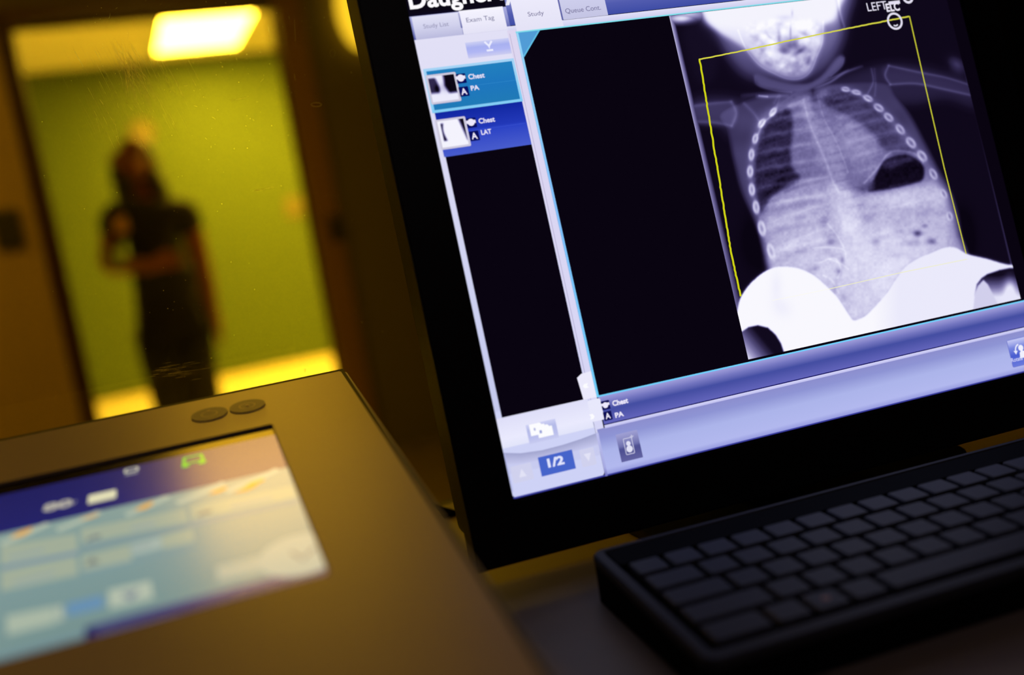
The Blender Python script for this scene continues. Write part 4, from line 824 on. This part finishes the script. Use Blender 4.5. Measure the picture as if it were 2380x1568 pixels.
n1, n2, n3 = vnoise(9, 1), vnoise(5, 2), vnoise(22, 3)
face = fill([(1745, 55), (1905, 50), (1905, 100), (1890, 150), (1850, 176), (1810, 168), (1770, 140), (1748, 100)], 5)
I += face*(0.10*n1+0.03*n2+0.18*n3+0.14*vnoise(14, 8))
for x_, y_, rx, ry, a in ((1835, 108, 22, 10, 0), (1822, 118, 14, 7, 10), (1850, 96, 8, 14, 0), (1768, 98, 9, 22, -30), (1870, 78, 16, 5, 25), (1790, 86, 14, 4, 40), (1812, 86, 5, 18, 0), (1785, 146, 9, 6, 30), (1880, 140, 5, 12, 20), (1860, 118, 12, 5, -30)): I -= (0.26 if y_ in (108, 118) else 0.15)*blob(x_, y_, rx, ry, a)
for x_, y_ in ((1795, 96), (1775, 84), (1862, 98), (1875, 92), (1828, 132), (1845, 138), (1810, 128), (1862, 128), (1788, 122), (1838, 160), (1818, 152)): I += 0.14*blob(x_, y_, 9, 7)
I -= 0.20*blob(1838, 72, 3, 16)+0.10*blob(1826, 40, 18, 6)+0.14*blob(1842, 30, 3, 8)
# left border glow and top corner of the exposure
ti = np.clip((YY-38)/800, -0.2, 1); xl = 1555+0.2322*(YY-38)+6*np.sin(np.clip((YY-38)/800, 0, 1)*3.1)*0
I = np.maximum(I, (0.80-0.42*ti)*np.clip(1-(XX-xl)/(12+3*ti), 0, 1)**0.6*(XX >= xl-1)*(YY < 740))
I = np.maximum(I, 0.9*blob(1585, 42, 40, 12, 0)); I = np.maximum(I, 0.75*blob(1600, 32, 60, 18))
I = mixf(I, 0.09, 0.8*fill([(1588, 70), (1620, 48), (1650, 66), (1672, 110), (1660, 180), (1625, 190), (1600, 130)], 8))
xr = 2240+0.2362*(YY-130)
I = np.maximum(I, (0.12+0.55*np.exp(-((YY-195)/42)**2)+0.12*np.clip((YY-250)/400, 0, 1))*np.clip(1-np.abs(XX-(xr-3))/4, 0, 1)*(YY > 40))
I += 0.20*blob(2225, 150, 22, 14, 40)
# bowel gas
for x_, y_, rx, ry, a, q in ((2134, 542, 9, 7, 0, .42), (2167, 561, 11, 7, 10, .26), (2150, 524, 8, 5, 0, .16), (2036, 561, 11, 9, 0, .14), (2090, 535, 14, 7, 0, .08), (2125, 563, 26, 8, 0, .12), (1938, 553, 24, 15, 60, .13), (1930, 562, 10, 7, 0, .12), (1918, 512, 10, 22, 15, .10),
    (1958, 604, 5, 11, -10, .16), (1950, 630, 8, 9, 0, .18), (1895, 624, 12, 7, -20, .12), (1942, 668, 7, 14, 0, .12), (1960, 690, 8, 10, 0, .09), (2015, 505, 14, 10, 0, .08), (2085, 592, 24, 8, 0, .06), (1935, 590, 26, 8, 20, .07), (1790, 470, 20, 5, -20, .05)): I -= q*blob(x_, y_, rx, ry, a)
for p in ([(1890, 576), (1925, 574), (1962, 580), (1966, 600)], [(1925, 520), (1945, 545), (1962, 575)], [(1905, 610), (1940, 600), (1955, 625), (1948, 645)], [(1915, 640), (1935, 652), (1950, 680)], [(1925, 600), (1955, 612), (1972, 625)]): I += 0.09*stroke(p, 3, 3)
I += 0.13*inner*n2*0.35+0.10*inner*n1*0.5+0.05*abd*n3
for k in range(5): I -= 0.05*stroke([(1775+k*8, 455+k*40), (1840, 440+k*38), (1900, 425+k*36)], 12, 10, fade=True)
# lead shields
sh = [(1714, 725), (1718, 703), (1725, 685), (1744, 659), (1774, 633), (1803, 621), (1833, 620), (1862, 625.5), (1892, 640), (1918, 662), (1944, 688), (1962, 714), (1981, 743)]
sh2 = [(1984, 744.5), (1992, 743.5), (2014, 733), (2040, 707), (2066, 677), (2086, 646), (2106, 620), (2136, 600), (2165, 588), (2188, 578), (2206, 574), (2225, 577), (2250, 590), (2295, 601), (2332, 612), (2352, 615), (2372, 615)]
shield = np.concatenate([spl(sh, False), spl(sh2, False), [(2400, 615), (2400, 860), (1690, 860), (1690, 740)]])
ms = fill(shield, 0.5, False)
I = mixf(I, 0.62, 0.5*(blur(ms, 3)-ms).clip(0, 1)); lobe = np.clip((XX-2030)/60, 0, 1)
I = mixf(I, 1.03-0.085*lobe, ms)
I -= ms*(0.05*blob(1805, 665, 14, 34)+0.05*blob(1818, 715, 24, 20, 40))
hl = fill([(1700, 760), (1724, 771), (1740, 760), (1762, 755.5), (1785, 761), (1803, 777), (1816, 798), (1824, 822), (1828, 860), (1700, 860)], 0.5, False)
gl = np.clip(((1762-XX)*0.9+(YY-768)*0.75)/78, 0, 1)**1.3
I = mixf(I, 0.05+0.95*gl, hl)
hr_ = fill([(2400, 624), (2356, 622), (2345, 623), (2324, 627), (2295, 637), (2282, 646), (2271, 660), (2266, 683), (2263, 714), (2263, 760), (2400, 760)], 0.5, False)
I = mixf(I, np.clip(0.05+np.clip((YY-638)/52, 0, 1)**1.2*0.85+0.45*blob(2348, 668, 14, 24), 0, 0.92), hr_)
pg = fill([(2263, 760), (2263, 714), (2266, 683), (2274, 664), (2286, 650), (2298, 662), (2310, 686), (2322, 710), (2330, 760)], 0.6, False)
I = mixf(I, 0.83, pg*hr_)
I = np.clip(I, 0.0, 1.05)
XI = I
def sample(X, Y):
    o = np.array(MF.o); r_, u_ = np.array(MF.r), np.array(MF.u); e = np.array(EYE)
    P = o[None]+X[:, None]*r_[None]+Y[:, None]*u_[None]-e[None]
    z = P@np.array(c_f); px = IW/2+FPX*(P@np.array(c_r))/z-CXo; py = IH/2-FPX*(P@np.array(c_u))/z-CYo
    px = np.clip(px, 0, CW-1.01); py = np.clip(py, 0, CH-1.01); ix, iy = px.astype(int), py.astype(int); tx, ty = px-ix, py-iy
    return XI[iy, ix]*(1-tx)*(1-ty)+XI[iy, ix+1]*tx*(1-ty)+XI[iy+1, ix]*(1-tx)*ty+XI[iy+1, ix+1]*tx*ty
xx0 = S(1740, 835)[0]; xx1 = S(2373, 693)[0]; xy0 = S(1740, 835)[1]; xy1 = y_main1-0.0003
ui_raster('xray_image', xx0, xy0, xx1, xy1, 520, 560, lambda u, v, X, Y: grey_violet(sample(X, Y)), Z(6), M_px, scr)
YEL = (214, 214, 20)
def yl(pts, wd, color=YEL, k=8, wob=0.0):
    P = []
    for i in range(len(pts)-1):
        a, b = np.array(S(*pts[i])), np.array(S(*pts[i+1])); n = max(2, int(np.hypot(*(b-a))/0.0016)) if wob else 2
        d = (b-a)/np.hypot(*(b-a)); nn = np.array([-d[1], d[0]])
        for j in range(n+(i == len(pts)-2)): P.append(tuple(a+(b-a)*j/n+nn*wob*(random.random()-0.5)))
    return ui_line('crop_outline', P, wd, color, Z(k), M_px, scr)
yl([(1722, 688), (1700, 590), (1680, 465), (1660, 345), (1643, 240), (1626, 137)], 0.00125, (206, 210, 22), wob=0.0004)
yl([(1625, 138), (1720, 119), (1830, 95), (1960, 68), (2113, 38)], 0.0009, (214, 212, 70), wob=0.0002)
yl([(2114, 37), (2150, 195), (2195, 390), (2246, 590)], 0.0007, (214, 214, 60))
yl([(1928, 671), (1990, 657), (2095, 633), (2248, 602)], 0.00042, (240, 240, 190)); yl([(1795, 698), (1860, 685), (1928, 671)], 0.0003, (252, 250, 236))
MK = (226, 222, 240)
X, Y = S(2018, 26); ui_text('side_marker', 'LEFT', X, Y, 0.0152, 0.0056, MK, Z(7), M_px, scr, bold=0.0)
X, Y = S(2062, 28); ui_text('side_marker', 'ELC', X, Y, 0.0104, 0.0058, (236, 232, 246), Z(9), M_px, scr, bold=0.03)
X, Y = S(2080, 6); ui_poly('side_marker', [(X-0.0048, Y-0.001), (X+0.0040, Y-0.001), (X+0.0040, Y+0.0012), (X-0.0048, Y+0.0012)], MK, Z(9), M_px, scr)
X, Y = S(2080, 49); ui_line('marker_ring', disc_pts(X, Y, 0.0052, 36), 0.0014, (226, 222, 240), Z(9), M_px, scr, closed=True)
ui_line('marker_ring', [(X-0.0016, Y-0.0026), (X-0.0006, Y-0.0032), (X+0.0006, Y-0.0031), (X+0.0016, Y-0.0025)], 0.0009, (226, 222, 240), Z(9), M_px, scr)
X, Y = S(2110, -6); ui_line('marker_ring', disc_pts(X, Y, 0.0034, 30), 0.0016, (226, 222, 240), Z(9), M_px, scr, closed=True)

# ================================================================ KEYBOARD
ky, kt = R(-5.26), R(2.7)
kr = Vector((math.cos(ky), math.sin(ky), 0)); kb_ = Vector((-math.sin(ky), math.cos(ky), 0))
KF = Frame((0.2012, 0.4241, EYE.z-0.190), kr, kb_*math.cos(kt)+Vector((0, 0, 1))*math.sin(kt))
kbd = empty('keyboard', frame_matrix(KF)); tag(kbd, 'black computer keyboard on the desk in front of the monitor', 'keyboard')
M_key = principled('dark keycap plastic', (0.027, 0.027, 0.044), 0.6, noise=0.12, scale=300)
M_kb = principled('keyboard shell plastic', (0.019, 0.018, 0.028), 0.65, noise=0.12, scale=200)
M_kw = principled('keyboard well', (0.003, 0.003, 0.0035), 0.85, spec=0.08)
U = 0.019
dl = Vector((dn.dot(KF.r), dn.dot(KF.u), dn.dot(KF.n)))
def kdown(p): k = KF.W(*p).z-(DESK+0.0006); return Vector(p)+dl*k
def shell(name, ring_, ztop, mat):
    bm = bmesh.new(); top = [bm.verts.new((x, y, ztop)) for x, y in ring_]; bot = [bm.verts.new(kdown((x, y, ztop))) for x, y in ring_]; n = len(ring_)
    bm.faces.new(top); bm.faces.new(bot[::-1])
    for i in range(n): bm.faces.new((bot[i], bot[(i+1) % n], top[(i+1) % n], top[i]))
    return link(name, bm_mesh(bm, name), mat, kbd)
KX0, KX1, KY0, KY1 = -0.48*U, 15.5*U, -5.04*U, 1.83*U
shell('key_well', rrect(KX0+0.0004, KY0+0.0004, KX1-0.0004, KY1-0.0004, 0.006), -0.0042, M_kw)
wx0, wx1, wy0, wy1 = -0.12*U, 15.15*U, -4.58*U, 1.62*U
bm = bmesh.new()
def ringv(pts, z): return [bm.verts.new((x, y, z)) for x, y in pts]
O0 = ringv(rrect(KX0, KY0, KX1, KY1, 0.007), -0.0045); O1 = ringv(rrect(KX0, KY0, KX1, KY1, 0.007), -0.0012); O2 = ringv(rrect(KX0+0.0012, KY0+0.0012, KX1-0.0012, KY1-0.0012, 0.006), 0.0002)
I2 = ringv(rrect(wx0-0.0008, wy0-0.0008, wx1+0.0008, wy1+0.0008, 0.002), 0.0); I1 = ringv(rrect(wx0, wy0, wx1, wy1, 0.0015), -0.0010); I0 = ringv(rrect(wx0, wy0, wx1, wy1, 0.0015), -0.0045)
for A, B in ((O0, O1), (O1, O2), (O2, I2), (I2, I1), (I1, I0), (I0, O0)):
    for i in range(len(A)): bm.faces.new((A[i], A[(i+1) % len(A)], B[(i+1) % len(A)], B[i]))
link('shell', bm_mesh(bm, 'shell'), M_kb, kbd)
KEYM = {}
def key(xu, yu, wu, name='key', hu=1.0):
    w_, h_ = (wu-0.13)*U, (hu-0.14)*U
    kk = (round(wu, 2), round(hu, 2))
    if kk not in KEYM:
        bm = bmesh.new(); rr_ = [(rrect(-w_/2, -h_/2, w_/2, h_/2, 0.0012, 3), -0.0042), (rrect(-w_/2+0.0003, -h_/2+0.0003, w_/2-0.0003, h_/2-0.0003, 0.0012, 3), -0.0006), (rrect(-w_/2+0.0009, -h_/2+0.0009, w_/2-0.0009, h_/2-0.0009, 0.0012, 3), 0.0)]
        vv = [[bm.verts.new((x, y, z)) for x, y in pts] for pts, z in rr_]; n = len(vv[0])
        for A, B in zip(vv, vv[1:]):
            for i in range(n): bm.faces.new((A[i], A[(i+1) % n], B[(i+1) % n], B[i]))
        bm.faces.new(vv[0][::-1]); bm.faces.new(vv[-1]); me = bm_mesh(bm, name); me.materials.append(M_key); KEYM[kk] = me
    o = bpy.data.objects.new(name, KEYM[kk]); col.objects.link(o); o.parent = kbd; o.location = (xu*U, yu*U, 0.0012); return o
prism('top_panel', rrect(wx0+0.0006, 0.60*U, wx1-0.0006, wy1-0.0006, 0.0015), -0.0042, -0.0004, M_kw, kbd, bevel=0.0005)
for i in range(13): key(0.5+i, 0, 1.0)
key(14.0, 0, 2.0)
key(0.75, -1, 1.5)
for i in range(12): key(2.0+i, -1, 1.0)
key(14.25, -1, 1.5)
key(0.875, -2, 1.75)
for i in range(11): key(2.25+i, -2, 1.0)
key(13.875, -2, 2.25)
key(1.125, -3, 2.25)
for i in range(10): key(2.75+i, -3, 1.0)
key(13.625, -3, 2.75)
key(0.8, -4, 1.6)
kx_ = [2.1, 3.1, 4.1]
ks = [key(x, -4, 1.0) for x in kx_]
key(7.35, -4, 5.5, 'space_bar')
for i in range(5): key(10.6+i, -4, 1.0)
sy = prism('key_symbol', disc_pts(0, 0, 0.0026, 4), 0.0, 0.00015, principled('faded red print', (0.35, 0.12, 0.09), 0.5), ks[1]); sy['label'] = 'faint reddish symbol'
